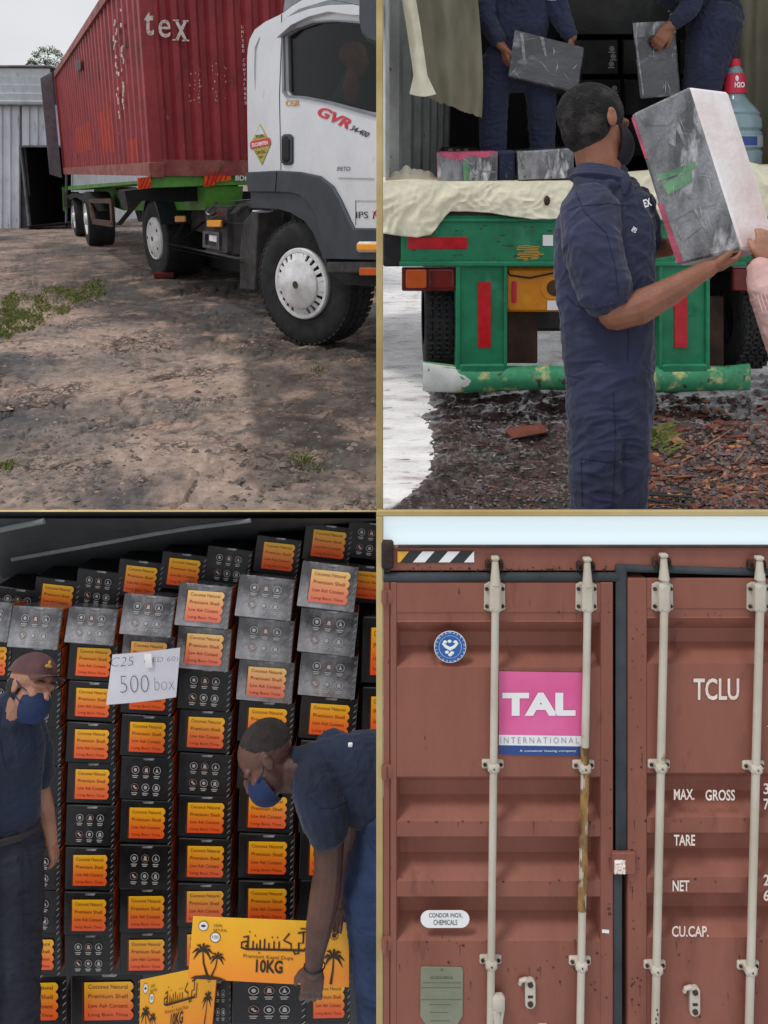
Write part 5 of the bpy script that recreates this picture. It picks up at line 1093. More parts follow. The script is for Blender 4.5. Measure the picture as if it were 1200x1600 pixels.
for i in range(260):
    x = rs.uniform(700, 1000); y = rs.uniform(625, 800); d = gz(x, y, .006); k = (d-CAMP).length/F; L_ = rs.uniform(3, 18)*k; a = rs.gauss(0, .8); w_ = rs.uniform(.8, 2.2)*k
    u = V((math.cos(a), math.sin(a), .1)); v = V((-math.sin(a), math.cos(a), .2)); q.cur = rs.choice((0, 2, 3)); P4 = [d-u*L_/2-v*w_, d+u*L_/2-v*w_*.6, d+u*L_/2*.8+v*w_, d-u*L_/2+v*w_*.8]; q.add([tuple(p) for p in P4], [(0, 1, 2, 3)])
o = build('bark_litter', q, ['wood_chip', 'wood_pale', 'rust_brown', 'tape'], recalc=False, merge=False); tag(o, 'litter of red-brown bark chips and splinters over the ground', 'bark litter', kind='stuff')
q = MB()
for i in range(4200):
    x = rs.uniform(1000, 1230) if i < 2600 else rs.uniform(690, 1010); y = 800-175*rs.random()**1.5
    if i < 2600 and y < 690 and rs.random() < .6: continue
    d = gz(x, y, .002); k = (d-CAMP).length/F; r = rs.uniform(1.6, 5)*k*(1 if i < 2600 else .8); r2 = r*rs.uniform(.6, 1.1); q.cur = rs.choice((0, 0, 1, 2)) if i < 2600 else rs.choice((2, 2, 1))
    a = rs.uniform(0, 6.3); vs = []
    for j in range(5): vs.append((d.x+r*math.cos(a+j*1.257), d.y+r2*math.sin(a+j*1.257), d.z))
    vs.append((d.x, d.y, d.z+r*.8)); q.add(vs, [(j, (j+1) % 5, 5) for j in range(5)])
o = build('gravel', q, ['pebble', 'stone', 'gravel'], recalc=False, merge=False); tag(o, 'loose reddish gravel scattered over the wet ground', 'gravel', kind='stuff')
q = MB()
for i in range(130):
    x = 1024+rs.gauss(0, 13); y = 694+rs.gauss(0, 9); d = gz(x, y, 0); a = rs.uniform(0, 6.3); L_ = rs.uniform(.04, .11); b = V((math.cos(a), math.sin(a), 0)); s_ = V((-b.y, b.x, 0))*.0025
    q.add([tuple(d-s_), tuple(d+s_), tuple(d+b*L_*.5+V((0, 0, L_*.6))+s_), tuple(d+b*L_+V((0, 0, L_*.75)))], [(0, 1, 2), (0, 2, 3)])
o = build('grass_tuft', q, 'grass', recalc=False); tag(o, 'small tuft of grass growing in the bark litter beside the worker', 'grass tuft')
q = MB()
for i in range(7): a = gz(1010+i*10.5, 799, .03); b = gz(1006+i*11, 780, .03); q.tube([tuple(a), tuple(b)], .006, 6)
for y in (782, 790, 798): q.tube([tuple(gz(1004, y, .03)), tuple(gz(1080, y, .03))], .007, 6)
o = build('drain_grate', q, 'chassis_dark'); tag(o, 'black plastic grate lying on the gravel at the bottom edge', 'grate')
# ---------------------------------------------------------------- top left: yard with a lorry, its container and a shed
W0 = G(466, 541); Wd = G(240, 430); fdir = (W0-Wd); fdir.z = 0; fdir.normalize()      # forward of the tractor
NT = V((-fdir.y, fdir.x, 0));
if NT.dot(CAMP-W0) < 0: NT = -NT
tS = SP(W0, NT)
def tl(name, fn, m, parent, tf=None, clip=True, at=0, **k):
    q = MB(tf or (SP(W0+NT*at, NT) if at else tS)); fn(q); return build(name, q, m, parent, clip=CLIP if clip else None, **k)
tk = empty('tractor_truck', W0, 'white tractor truck with dark wheel arches coupled to the container trailer', 'truck')
CABO = [(388, 272), (386.5, 200), (386, 145), (386, 90), (387, 76), (390, 61), (398, 46), (414, 34), (437, 23), (442, 20), (455, 10), (468, 2), (500, -16), (600, -48), (640, -50), (640, 357), (554, 356.6), (548, 344), (535, 315), (522, 292), (502, 276), (471, 269), (437, 267)]
WIN = [(444, 57), (460, 46.5), (491, 36), (522, 33.6), (556, 36), (632, 44), (632, 196), (588, 178), (548, 168), (509.6, 157.6), (471, 150), (450, 148.6), (446, 142)]
tl('cab_side', lambda q: q.plate(CABO, -.06, 0, [WIN]), 'white_paint', tk, bevel=.008)
tl('side_window', lambda q: q.plate(WIN, -.05, -.035), 'glass_dark', tk)
def shell(q):                # rear, roof and inner far side of the cab
    back = [(388, 272), (386.5, 200), (386, 145), (386, 90), (387, 76), (390, 61), (398, 46), (414, 34), (437, 23), (455, 10), (468, 2), (500, -16), (600, -48), (640, -50)]
    n = len(back); vs = [(x, y, -.06) for x, y in back]+[(x, y, -2.3) for x, y in back]
    q.add(vs, [(i, i+1, n+i+1, n+i) for i in range(n-1)])
tl('cab_shell', shell, 'white_paint', tk, smooth=True)
tl('cab_floor', lambda q: q.add([(388, 290, -.1), (640, 290, -.1), (640, 290, -2.3), (388, 290, -2.3)], [(0, 1, 2, 3)]), 'black', tk)
tl('cab_lining', lambda q: (q.plate([(392, 270), (390, 70), (440, 28), (640, -30), (640, 270)], -2.25, -2.2), q.add([(430, 270, -.1), (430, 25, -.1), (430, 25, -1.5), (430, 270, -1.5)], [(0, 1, 2, 3)])), 'black', tk)
tl('door_gap', lambda q: (q.tube([(440.5, 22, .002), (440.5, 60, .002), (437, 150, .002), (439.5, 266, .002)], .006, 6)), 'dark_plastic', tk)
tl('window_seal', lambda q: q.plate([(441.5, 60), (458, 44), (490, 33), (522, 31), (556, 33), (632, 41), (632, 200), (588, 183), (548, 172), (509, 161), (471, 153.6), (448, 152), (442.5, 144)], -.01, .012, [WIN]), 'grey_trim', tk)
tl('rain_visor', lambda q: q.plate([(440, 60), (442, 42), (455, 28), (491, 15), (522, 9), (560, 8), (632, 12), (632, 28), (556, 24.5), (522, 19.4), (491, 27), (463, 40), (446, 55)], .0, .05), 'white_paint', tk, bevel=.008)
tl('roof_trim', lambda q: q.plate([(443, 40), (446, 30), (470, 14), (510, 2), (560, -12), (632, -20), (632, 11), (560, 7), (522, 8), (491, 14), (456, 27)], .0, .015), 'grey_trim', tk)
tl('roof_deflector', lambda q: q.plate([(442, 19), (446, -10), (452, -30), (480, -30), (478, -3), (468, 1.5)], -.9, 0), 'grey_trim', tk, bevel=.01)
tl('body_crease', lambda q: q.tube([(406, 58, -.004), (400, 75, .004), (399, 110, .004), (399, 140, -.006)], .012, 6), 'white_paint', tk, smooth=True)
mr = tl('wing_mirror', lambda q: q.plate([(557, -30), (640, -30), (640, 76), (590, 73), (571, 66), (561, 54), (557, 30)], -.18, 0), 'dark_plastic', tk, at=.45, bevel=.04)
tl('mirror_arm', lambda q: q.tube([(575, 4, .4), (578, 12, .0)], .025, 8), 'dark_plastic', mr)
tl('door_handle', lambda q: q.bbox((441.5, 209.5, .003), (459, 258, .02), 4), 'dark_plastic', tk, bevel=.01)
tl('handle_recess', lambda q: q.bbox((444.5, 214, .015), (455.5, 253, .035), 4), 'black', tk, bevel=.008)
# wheel arch in two stepped layers
AO = [(388, 269), (437, 266.5), (471, 268.5), (502, 275), (523, 291), (536, 314), (549, 343), (555, 357), (640, 357), (640, 407), (512, 404), (511, 416), (509, 400), (497, 380), (489, 362), (476, 344), (455, 332), (435, 326), (393, 324), (391, 297)]
tl('wheel_arch', lambda q: q.plate([(388, 269), (437, 266.5), (471, 268.5), (502, 275), (523, 291), (536, 314), (549, 343), (556, 357), (640, 357), (640, 407), (508, 404), (506, 372), (499, 342), (489, 322), (474, 306), (455, 301.5), (391, 300)], -.12, .03), 'dark_plastic', tk, bevel=.012)
tl('inner_arch', lambda q: q.plate([(391, 299), (455, 300.5), (474, 305), (490, 321), (500, 342), (507, 372), (510, 416), (497, 384), (489, 364), (476, 346), (455, 333), (435, 327), (393, 325)], -.5, .0), 'dark_plastic', tk, bevel=.01)
tl('arch_seam', lambda q: q.tube([(437.5, 268, .031), (435, 300, .031)], .006, 5), 'black', tk)
tl('mud_guard', lambda q: q.plate([(404, 327), (391, 332), (381, 345), (376, 365), (374, 400), (374, 452), (398, 454), (400, 400), (402, 360)], -.3, 0), 'chassis_dark', tk, at=-.1, bevel=.02)
tl('guard_cap', lambda q: q.ell((396, 330, -.1), (9, 3, .1), n=14, m=8), 'zinc', tk, smooth=True)
tl('step_bar', lambda q: q.bbox((511, 407, -.2), (640, 428, .02), 2), 'chassis_dark', tk, bevel=.01)
tl('side_reflector', lambda q: q.bbox((566, 418, .02), (600, 430, .03), 1), 'lamp_orange', tk)
tl('lower_body', lambda q: q.plate([(512, 426), (640, 430), (640, 450), (540, 445)], -.8, 0), 'black', tk, at=-.2)
ln = tl('side_lamp', lambda q: q.bbox((566, 377, .03), (640, 394, .06), 3), 'hub_white', tk, bevel=.01); tl('amber_lens', lambda q: q.bbox((569, 380, .06), (640, 391, .07), 2), 'amber', ln)
# lettering on the door
def sgn(name, m, fn, p=tk): return tl(name, fn, m, p)
sgn('gold_lettering', 'gold_ink', lambda q: q.text('CGR', 447, 166, 9.5, .006, w=22, bold=.03))
sgn('red_lettering', 'red_decal', lambda q: q.text('GVR', 495, 180, 17, .006, w=54, rot=.43, bold=.03, shear=.25))
sgn('grey_lettering', 'ink', lambda q: (q.text('34-400', 547, 203, 9, .006, w=31, rot=.42, shear=.3, bold=.02), q.text('IFETO', 527, 267, 6.5, .006, w=21, shear=.2), q.tube([(529, 277.5, .004), (585, 279, .004)], .004, 4)))
sgn('boxed_lettering', 'ink', lambda q: (q.text('IPS', 557, 341, 10.5, .006, w=19), q.tube([(556.5, 352, .004), (556.5, 313, .004), (600, 313.5, .004)], .003, 4)))
sgn('red_scribble', 'red_decal', lambda q: (q.tube([(584, 342, .006), (586, 332, .006), (590, 328, .006)], .006, 5), q.tube([(583, 330, .006), (588, 334, .006), (592, 344, .006)], .006, 5)))
dm = sgn('diamond_sign', 'olive_yellow', lambda q: q.plate([(407.5, 193.5), (424, 224), (410, 257.5), (392, 226)], .0, .006))
sgn('diamond_tip', 'zinc', lambda q: q.poly([(407.5, 196), (415, 210), (400, 211)], .008), dm)
sgn('red_band', 'red_decal', lambda q: q.poly([(393, 221), (422, 215), (424, 223), (422, 227), (393, 233), (391.5, 227)], .009), dm)
sgn('band_lettering', 'white_decal', lambda q: q.text('EXCHEMTEN', 396, 230, 6, .012, w=25, rot=-.18, bold=.03), dm)
sgn('small_lettering', 'ink', lambda q: (q.text('FUEL', 402, 216, 5, .009, w=13, rot=-.15), q.text('DIESEL', 401, 241, 4.5, .009, w=16, rot=-.15), q.text('NO', 406, 247, 4, .009, w=6)), dm)
# wheels
def wheel(cx, cy, r, steer=0, inset=0, cover=True, width=.34, lugs=True, parent=None, steerdir=0):
    c = tS(cx, cy, -inset); ax = Matrix.Rotation(steerdir, 3, 'Z') @ NT; w_ = width
    q = MB(); q.lathe(c-ax*w_*.5, ax, [(r*.52, -w_/2), (r*.9, -w_/2), (r*.975, -w_*.44), (r, -w_*.38), (r, w_*.38), (r*.975, w_*.44), (r*.93, w_*.5), (r*.8, w_*.51), (r*.62, w_*.5), (r*.57, w_*.46), (r*.54, w_*.3), (r*.54, 0)], 72)
    ty = build('tyre', q, 'black_rubber', parent, clip=CLIP, smooth=True)
    if lugs:
        q = MB(); n = 54; z = V((0, 0, 1)); s_ = ax.cross(z).normalized()
        for i in range(n):
            a = 2*math.pi*i/n; e = z*math.cos(a)+s_*math.sin(a); t = -z*math.sin(a)+s_*math.cos(a)
            for lo, hi in ((-.98, -.6), (-.5, -.06), (.06, .5), (.6, .98)):
                da = .012*r*(1 if lo < 0 else -1)
                p = [c-ax*w_*.5+ax*(w_*.5*lo)+e*r*.985+t*(-.035*r+da), c-ax*w_*.5+ax*(w_*.5*hi)+e*r*(.985 if abs(hi) < .9 else .955)+t*(-.035*r-da), c-ax*w_*.5+ax*(w_*.5*hi)+e*r*(.985 if abs(hi) < .9 else .955)+t*(.035*r-da), c-ax*w_*.5+ax*(w_*.5*lo)+e*r*.985+t*(.035*r+da)]
                q.add([tuple(x) for x in p]+[tuple(x+e*.028*r) for x in p], [(4, 5, 6, 7), (0, 1, 5, 4), (1, 2, 6, 5), (2, 3, 7, 6), (3, 0, 4, 7)])
        tag(build('tread', q, 'black_rubber', ty, clip=CLIP, recalc=False), kind='stuff')
    q = MB(); o0 = -w_*.5
    if cover:
        q.lathe(c, ax, [(r*.56, -.04), (r*.565, .015), (r*.545, .03), (r*.50, .03), (r*.485, .02)], 60)
        q.lathe(c, ax, [(r*.40, .045), (r*.39, .06), (r*.34, .075), (r*.12, .085), (r*.1, .092), (.001, .094)], 48)
        for i in range(24):
            a = 2*math.pi*i/24; z = V((0, 0, 1)); s_ = ax.cross(z).normalized(); e = z*math.cos(a)+s_*math.sin(a); t = -z*math.sin(a)+s_*math.cos(a)
            hw = .032*r if i % 6 else .08*r
            p = [c+e*r*.395-t*hw+ax*.045, c+e*r*.395+t*hw+ax*.045, c+e*r*.49+t*hw+ax*.026, c+e*r*.49-t*hw+ax*.026]; q.add([tuple(x) for x in p]+[tuple(x-ax*.02) for x in p], [(0, 1, 2, 3), (0, 1, 5, 4), (1, 2, 6, 5), (2, 3, 7, 6), (3, 0, 4, 7)])
    else:
        q.lathe(c, ax, [(r*.56, -.05), (r*.565, .0), (r*.54, .02), (r*.5, .012), (r*.46, .03), (r*.2, .045), (.001, .045)], 48)
    build('wheel_cover', q, 'hub_white', ty, clip=CLIP, smooth=True)
    q = MB(); q.lathe(c, ax, [(r*.5, -.03), (.001, -.03)], 30)
    if cover: q.lathe(c+ax*.097, ax, [(r*.06, 0), (.001, .0)], 14)
    else:
        z = V((0, 0, 1)); s_ = ax.cross(z).normalized()
        for i in range(5):
            a = 2*math.pi*i/5+.3; q.lathe(c+(z*math.cos(a)+s_*math.sin(a))*r*.4+ax*.037, ax, [(r*.045, 0), (.001, .004)], 10)
        q.lathe(c+ax*.047, ax, [(r*.07, 0), (.001, .01)], 14)
    build('wheel_recess', q, 'chassis_dark', ty, clip=CLIP)
    return ty
c0 = tS(463, 444, 0); Rw = c0.z
wheel(463, 444, Rw, inset=.06, parent=tk, steerdir=(.42 if NT.x < 0 else -.42))
cd = tS(239, 373, 0); wheel(239, 373, cd.z, inset=.03, cover=False, parent=tk, width=.6, steerdir=.12)
# rear mudguard over the drive wheels
q = MB(tS)
def mg(u, v):
    a = math.radians(188-128*u); p = V((239-30+30, 0, 0)); return (0, 0, 0)
cen = tS(239, 373, -.05); upv = V((0, 0, 1)); r_ = cd.z*1.16
q = MB()
q.grid(lambda u, v: tuple(cen+(-fdir)*math.cos(math.radians(8+150*u))*r_+upv*math.sin(math.radians(8+150*u))*r_-NT*(.75*v-.06)), 24, 2)
q.grid(lambda u, v: tuple(cen+(-fdir)*math.cos(math.radians(8+150*u))*r_*(1-.06*v)+upv*math.sin(math.radians(8+150*u))*r_*(1-.06*v)+NT*.06), 24, 1)
build('rear_mudguard', q, 'dark_plastic', tk, smooth=True, recalc=False)
# chassis rails, ladder bar, battery box, tank
tl('chassis_rail', lambda q: q.bbox((256, 312, -.6), (392, 352, 0), 3), 'chassis_dark', tk, at=-.6)
tl('underbody', lambda q: q.plate([(262, 330), (400, 335), (400, 430), (300, 412), (262, 400)], -.8, 0), 'black', tk, at=-.8)
tl('guard_rail', lambda q: (q.tube([(262, 381, -.02), (376, 405, -.02)], .05, 8), q.tube([(262, 388, -.04), (376, 411, -.04)], .025, 8)), 'steel', tk, smooth=True)
tl('rail_strut', lambda q: (q.tube([(262, 381, -.05), (266, 330, -.3), (262, 300, -.35)], .03, 8), q.tube([(275, 378, -.05), (312, 328, -.25)], .028, 8), q.tube([(240, 322, -.1), (330, 318, -.1)], .02, 8), q.tube([(262, 341, -.1), (320, 346, -.06), (376, 350, -.06)], .02, 8), q.tube([(286, 376, -.3), (318, 371, -.3)], .03, 8)), 'chassis_dark', tk, smooth=True)
tl('side_marker', lambda q: q.bbox((271, 337, -.04), (286, 347, -.01), 1), 'amber', tk); tl('side_marker', lambda q: q.bbox((321, 344, -.04), (342, 355, -.01), 1), 'amber', tk)
bb = tl('battery_box', lambda q: q.bbox((319, 322, -.4), (357, 398, 0), 2), 'chassis_dark', tk, at=-.1, bevel=.01)
tl('box_frame', lambda q: (q.tube([(312, 331, -.1), (327, 316, -.1), (392, 310, -.1)], .03, 8), q.tube([(350, 334, -.1), (364, 319, -.1), (392, 315, -.1)], .03, 8), q.tube([(312, 331, -.1), (316, 336, -.1)], .03, 8)), 'zinc', bb, smooth=True)
tl('box_panel', lambda q: q.plate([(320, 360), (346, 363), (346, 390), (320, 386)], 0, .03, [[(324, 365), (342, 367), (342, 385), (324, 382)]]), 'steel', bb, at=-.1)
tl('box_label', lambda q: q.plate([(328, 367), (343, 369), (343, 379), (328, 376)], 0, .01), 'white_decal', bb, at=-.09)
tl('cable_loom', lambda q: (q.tube([(324, 338, -.05), (334, 331, -.05), (344, 337, -.05)], .03, 6), q.tube([(322, 344, -.05), (336, 338, -.05), (350, 344, -.05)], .02, 6)), 'lamp_red', bb)
tl('fuel_tank', lambda q: q.bbox((356, 318, -.5), (392, 402, 0), 3), 'black', tk, at=-.15, bevel=.02)
tl('fifth_wheel', lambda q: (q.bbox((236, 300, -1), (330, 318, 0), 2), q.tube([(284, 304, 0), (300, 298, 0), (312, 302, 0)], .04, 8)), 'chassis_dark', tk, at=-.6)
# driver
dr_ = empty('person', tS(548, 180, -.7), 'driver in teal top seen dimly through the side window of the truck', 'person')
tD = PF(proj(tS(545, 110, -.75))[2])
q = MB(); P, A = head(q, (553, 92, 0), 54, (.9, .1, .35), (0, -1, 0)); q.tube([(551, 112, 0), (549, 128, 0)], [10, 12], 12, round_=True); q.tube([(548, 132, -6), (548, 150, -14)], [16, 16], 12, round_=True)
organic('body', q, tD, 'skin_brown', dr_, 1.2, 2)
q = MB(tD); q.ell((551, 84, -2), (17, 13, 18), n=16, m=10); build('hair', q, 'hair_black', dr_, smooth=True)
q = MB(); q.tube([(548, 130, -4), (546, 146, -14), (545, 160, -24)], [18, 27, 26], 14, hs=.5, round_=True)
organic('teal_top', q, tD, 'teal_cloth', dr_, 1.5, 3)
# ---- container on the trailer
YC = 9.9
C0 = hit(237, 275, (0, YC, 0), V((0, 1, 0)))
vp = ray(-15, HORIZON); b_ = V((vp.x, vp.y, 0)).normalized()                       # backwards along the container
NC = V((b_.y, -b_.x, 0)); NC = NC if NC.x < 0 else -NC
inn = -NC
tC1 = SP(C0, NC)             # long side
tC0 = SP(C0, -b_)            # front end
Zb = C0.z; Lc = (hit(101, 285, C0, NC)-C0).dot(b_); Hc = tC0(237, -86).z-Zb; Wc = (tC0(416, 270)-C0).dot(inn)
Wc = max(2.3, Wc)
cn = empty('shipping_container', C0, 'maroon corrugated container with large pale letters on its end, riding on the green trailer', 'shipping container')
q = MB(); corrug(q, C0+b_*.16+V((0, 0, .16)), b_, Lc-.3, Hc-.30, NC*1.0, Lc/30, .07, off=-.03); build('side_panel', q, 'maroon', cn, recalc=False)
def cbox(q, u0, u1, w0, w1, z0, z1):
    vs = [C0+b_*u+inn*w+V((0, 0, z)) for z in (z0, z1) for u, w in ((u0, w0), (u1, w0), (u1, w1), (u0, w1))]
    q.add([tuple(v) for v in vs], [(0, 3, 2, 1), (4, 5, 6, 7), (0, 1, 5, 4), (1, 2, 6, 5), (2, 3, 7, 6), (3, 0, 4, 7)])
def rails(q):
    cbox(q, .1, Lc-.1, -.01, .08, 0, .17); cbox(q, .1, Lc-.1, -.01, .08, Hc-.14, Hc-.002); cbox(q, 0, .12, .1, Wc-.1, 0, .2); cbox(q, 0, .12, .1, Wc-.1, Hc-.16, Hc-.003)
q = MB(); rails(q); build('rail', q, 'maroon_rail', cn)
q = MB(); cbox(q, -.015, .13, -.015, .14, 0, Hc); build('corner_post', q, 'maroon', cn, bevel=.01); q = MB(); cbox(q, -.015, .13, Wc-.14, Wc+.01, 0, Hc); build('corner_post', q, 'maroon', cn, bevel=.01); q = MB(); cbox(q, Lc-.14, Lc, -.015, .13, 0, Hc); build('corner_post', q, 'maroon', cn)
q = MB(); corrug(q, C0+inn*.13+V((0, 0, .2)), inn, Wc-.26, Hc-.36, -b_, .235, .075, off=-.02); build('end_panel', q, 'maroon', cn, recalc=False)
q = MB(); cbox(q, .05, Lc, .05, Wc, Hc-.06, Hc-.02); cbox(q, .05, Lc, .05, Wc, .02, .1); cbox(q, Lc-.05, Lc, .05, Wc, .1, Hc-.1); cbox(q, .2, Lc, Wc-.06, Wc, .1, Hc-.1); build('shell', q, 'maroon', cn)
for u in (-.02,): 
    q = MB(); cbox(q, -.03, .16, -.03, .16, -.02, .17); cbox(q, -.03, .16, Wc-.16, Wc+.03, -.02, .17); build('corner_casting', q, 'maroon_rail', cn, bevel=.01)
def cpatch(name, m, u0, n, z0, z1, off=.004):
    pitch = Lc/30; q = MB(); corrug(q, C0+b_*(.16+u0*pitch)+V((0, 0, z0)), b_, n*pitch, z1-z0, NC, pitch, .07, off=-.03+off); build(name, q, m, cn, recalc=False)
zpx = lambda x, y: tC1(x, y).z-Zb
ui = lambda x: int(((tC1(x, 200)-C0).dot(b_)-.16)/(Lc/30))
cpatch('fresh_patch', 'fresh_red', ui(172), max(1, ui(150)-ui(172)), zpx(161, 240), zpx(161, 172))
cpatch('fresh_patch', 'fresh_red', ui(136), max(1, ui(112)-ui(136)), zpx(124, 238), zpx(124, 196))
cpatch('fresh_patch', 'fresh_red', ui(206), 2, zpx(197, 255), zpx(197, 218))
q = MB(tC1); q.poly([(119, 96), (127, 93), (128, 108), (120, 111)], .02); build('dark_panel', q, 'ink', cn)
def scr(q, x0, y0, x1, y1, n, seed):
    rr = random.Random(seed)
    for i in range(n):
        t = rr.random(); x = x0+(x1-x0)*t+rr.gauss(0, 1.2); y = y0+(y1-y0)*t; q.box((x-.8, y, .0), (x+rr.uniform(.2, 1.4), y+rr.uniform(1, 9), .008))
q = MB(tC1); scr(q, 180, 30, 187, 180, 26, 1); scr(q, 190, 10, 194, 170, 16, 2); build('scraped_paint', q, 'worn_white', cn)
tF = tC0
q = MB(tF); q.text('t', 225, 56, 38, .02, w=15, bold=.015); q.text('e', 247, 59, 28, .02, w=19, bold=.004); q.text('x', 273, 63, 29, .02, w=19, bold=.015); build('large_lettering', q, 'worn_white', cn)
def serif(q, x, y, w_): q.box((x, y, .012), (x+w_, y+2.2, .02))
q = MB(tF)
for (x, y, w_) in ((270, 31, 9), (285, 32, 9), (269, 61.5, 10), (284, 62.5, 11)): serif(q, x, y, w_)
build('letter_serif', q, 'worn_white', cn)
q = MB(tF); rr = random.Random(3)
for i in range(46):
    x = rr.choice((296, 303, 311, 331, 337, 352))+rr.gauss(0, 1.2); y = rr.uniform(98, 160); q.box((x, y, .012), (x+rr.uniform(.4, 1.2), y+rr.uniform(1, 4), .014))
build('chipped_paint', q, 'worn_white', cn)
q = MB(tF)
for i, ch in enumerate('UNITED CONTAINERS'): q.text(ch, 376+i*.35, 45+i*7.4, 5, .018, w=3.6 if ch != 'I' else 1, bold=.02) if ch != ' ' else None
build('vertical_lettering', q, 'worn_white', cn)
q = MB(); z0 = Zb
fl = [C0+b_*(Lc+.02)-inn*.06, C0+b_*(Lc-.08)+NC*.36]
q.add([tuple(fl[0]+V((0, 0, .0-.1))), tuple(fl[1]+V((0, 0, .0))), tuple(fl[1]+V((0, 0, Hc*.93))), tuple(fl[0]+V((0, 0, Hc)))]+[tuple(p+b_*.08) for p in (fl[0]+V((0, 0, -.1)), fl[1], fl[1]+V((0, 0, Hc*.93)), fl[0]+V((0, 0, Hc)))], [(0, 1, 2, 3), (4, 5, 6, 7), (0, 1, 5, 4), (1, 2, 6, 5), (2, 3, 7, 6), (3, 0, 4, 7)]); build('open_door', q, 'grey_trim', cn)
# ---- trailer
tr2 = empty('semi_trailer', C0-V((0, 0, C0.z)), 'green skeletal trailer with orange warning boards carrying the maroon container', 'trailer')
def tb(name, fn, m, tf, **k): q = MB(tf); fn(q); return build(name, q, m, tr2, **k)
tb('end_beam', lambda q: q.plate([(236, 277), (392, 267), (392, 289), (320, 291), (236, 294)], -.5, -.05), 'lime_green', tC0, bevel=.01)
def wb(xs): 
    def f(q): q.plate(xs, -.04, 0)
    return f
w1 = tb('warning_board', wb([(215, 278), (235.5, 276), (235.5, 294), (216, 296)]), 'orange_refl', tC0)
w2 = tb('warning_board', wb([(320, 268), (362, 264), (361, 281), (336, 285), (335, 290), (319, 292)]), 'orange_refl', tC0)
for w_, ls in ((w1, ((218, 283, 222, 278), (218, 294, 226, 278), (224, 295, 231, 278), (230, 294, 235, 284))), (w2, ((321, 290, 328, 269), (327, 291, 336, 268), (334, 284, 341, 268), (342, 283, 349, 267), (350, 281, 356, 266)))):
    q = MB(tC0)
    for a, b, c, d in ls: q.add([(a, b, .005), (a+2.4, b, .005), (c+2.4, d, .005), (c, d, .005)], [(0, 1, 2, 3)])
    build('stripe', q, 'red_refl', w_)
tb('plate_lettering', lambda q: q.text('BDH', 368, 282, 8, .0, w=22, bold=.02), 'white_decal', tC0)
tb('main_beam', lambda q: q.plate([(104, 292), (127, 293), (137, 308), (236, 292), (236, 330), (140, 330), (104, 312)], -1.2, -.7), 'lime_green', tC1)
tb('side_rail', lambda q: q.plate([(100, 291), (236, 280), (236, 284), (100, 297)], -.6, -.1), 'lime_green', tC1)
tb('tool_cage', lambda q: (q.plate([(138, 311), (173, 310), (173, 318), (138, 317)], -.05, 0), q.plate([(144, 342), (176, 346), (176, 355), (144, 350)], -.05, 0), q.plate([(170, 312), (173.5, 312), (176, 352), (173, 352)], -.05, 0), q.plate([(137, 316), (140, 316), (146, 346), (143, 346)], -.05, 0)), 'rust_brown', tC1)
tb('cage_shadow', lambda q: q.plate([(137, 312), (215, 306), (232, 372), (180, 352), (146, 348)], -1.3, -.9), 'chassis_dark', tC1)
tb('landing_brace', lambda q: q.tube([(176, 352, -.1), (216, 300, -.1)], .05, 8), 'chassis_dark', tC1)
tb('dark_frame', lambda q: q.plate([(206, 300), (236, 296), (330, 292), (392, 290), (392, 312), (300, 318), (236, 316), (212, 330)], -1.2, -.6), 'black', tC0)
tb('lower_brace', lambda q: q.tube([(98, 292, -.02), (100, 330, -.02)], .05, 6), 'lime_green', tC1)
for (x, y) in ((132.5, 342), (114, 339)):
    c = G(x, y+ (41 if x > 120 else 36)); 
    ctr = tC1(x, y, -.02); r_ = min(.66, ctr.z); q = MB(); w_ = .55
    q.lathe(ctr-NC*w_*.5, NC, [(r_*.5, -w_/2), (r_*.95, -w_/2), (r_, -w_*.4), (r_, w_*.4), (r_*.95, w_*.5), (r_*.62, w_*.5), (r_*.56, w_*.42)], 48); ty = build('tyre', q, 'black_rubber', tr2, smooth=True)
    q = MB(); q.lathe(ctr, NC, [(r_*.58, -.04), (r_*.58, .0), (r_*.5, -.03), (r_*.25, -.04), (r_*.2, .03), (.001, .03)], 30); build('wheel_rim', q, 'hub_white', ty, smooth=True)
q = MB(tC1); q.plate([(99, 302), (105, 300), (105, 322), (100, 324)], -.3, 0); q.plate([(104, 306), (112, 302), (137, 310), (141, 330), (136, 318), (118, 308), (108, 312)], -.5, 0); build('mudguard', q, 'black', tr2)
# brick wedged by the drive wheel
q = MB(); c = G(258, 434); q.add([tuple(c+V((x, y, z))) for z in (0, .09) for x, y in ((-.16, -.08), (.16, -.06), (.14, .1), (-.15, .08))], [(0, 3, 2, 1), (4, 5, 6, 7), (0, 1, 5, 4), (1, 2, 6, 5), (2, 3, 7, 6), (3, 0, 4, 7)]); o = build('wheel_chock', q, 'lamp_red', bevel=.01); tag(o, 'dull red wheel chock lying in front of the drive wheel', 'wheel chock')
# ---- shed
YS = 23.4; tH_ = VF(YS); kk = tH_.k
sh_ = empty('shed', tH_(0, 361), 'corrugated metal shed with a dark doorway behind the trailer', 'shed')
def vcor(q, x0, x1, y0, y1, pitch, dep, ybf=None):
    n = int((x1-x0)/pitch); xs = []
    for i in range(n+1):
        for f_, d in ((0, 0), (.72, 0), (.80, 1), (.92, 1)): 
            x = x0+(i+f_)*pitch
            if x <= x1: xs.append((x, d*dep))
    vs = []
    for x, d in xs: vs += [(x, y0, d), (x, ybf(x) if ybf else y1, d)]
    q.add(vs, [(2*i, 2*i+1, 2*i+3, 2*i+2) for i in range(len(xs)-1)])
q = MB(tH_); vcor(q, -400, 34, 164, 361, 13.5, 3, lambda x: 361-(x*.12 if x > 0 else 0)); build('wall_sheet', q, 'zinc', sh_, recalc=False)
q = MB(tH_); vcor(q, 34, 130, 164, 229, 13.5, 3); build('wall_sheet', q, 'zinc', sh_, recalc=False)
q = MB(tH_)
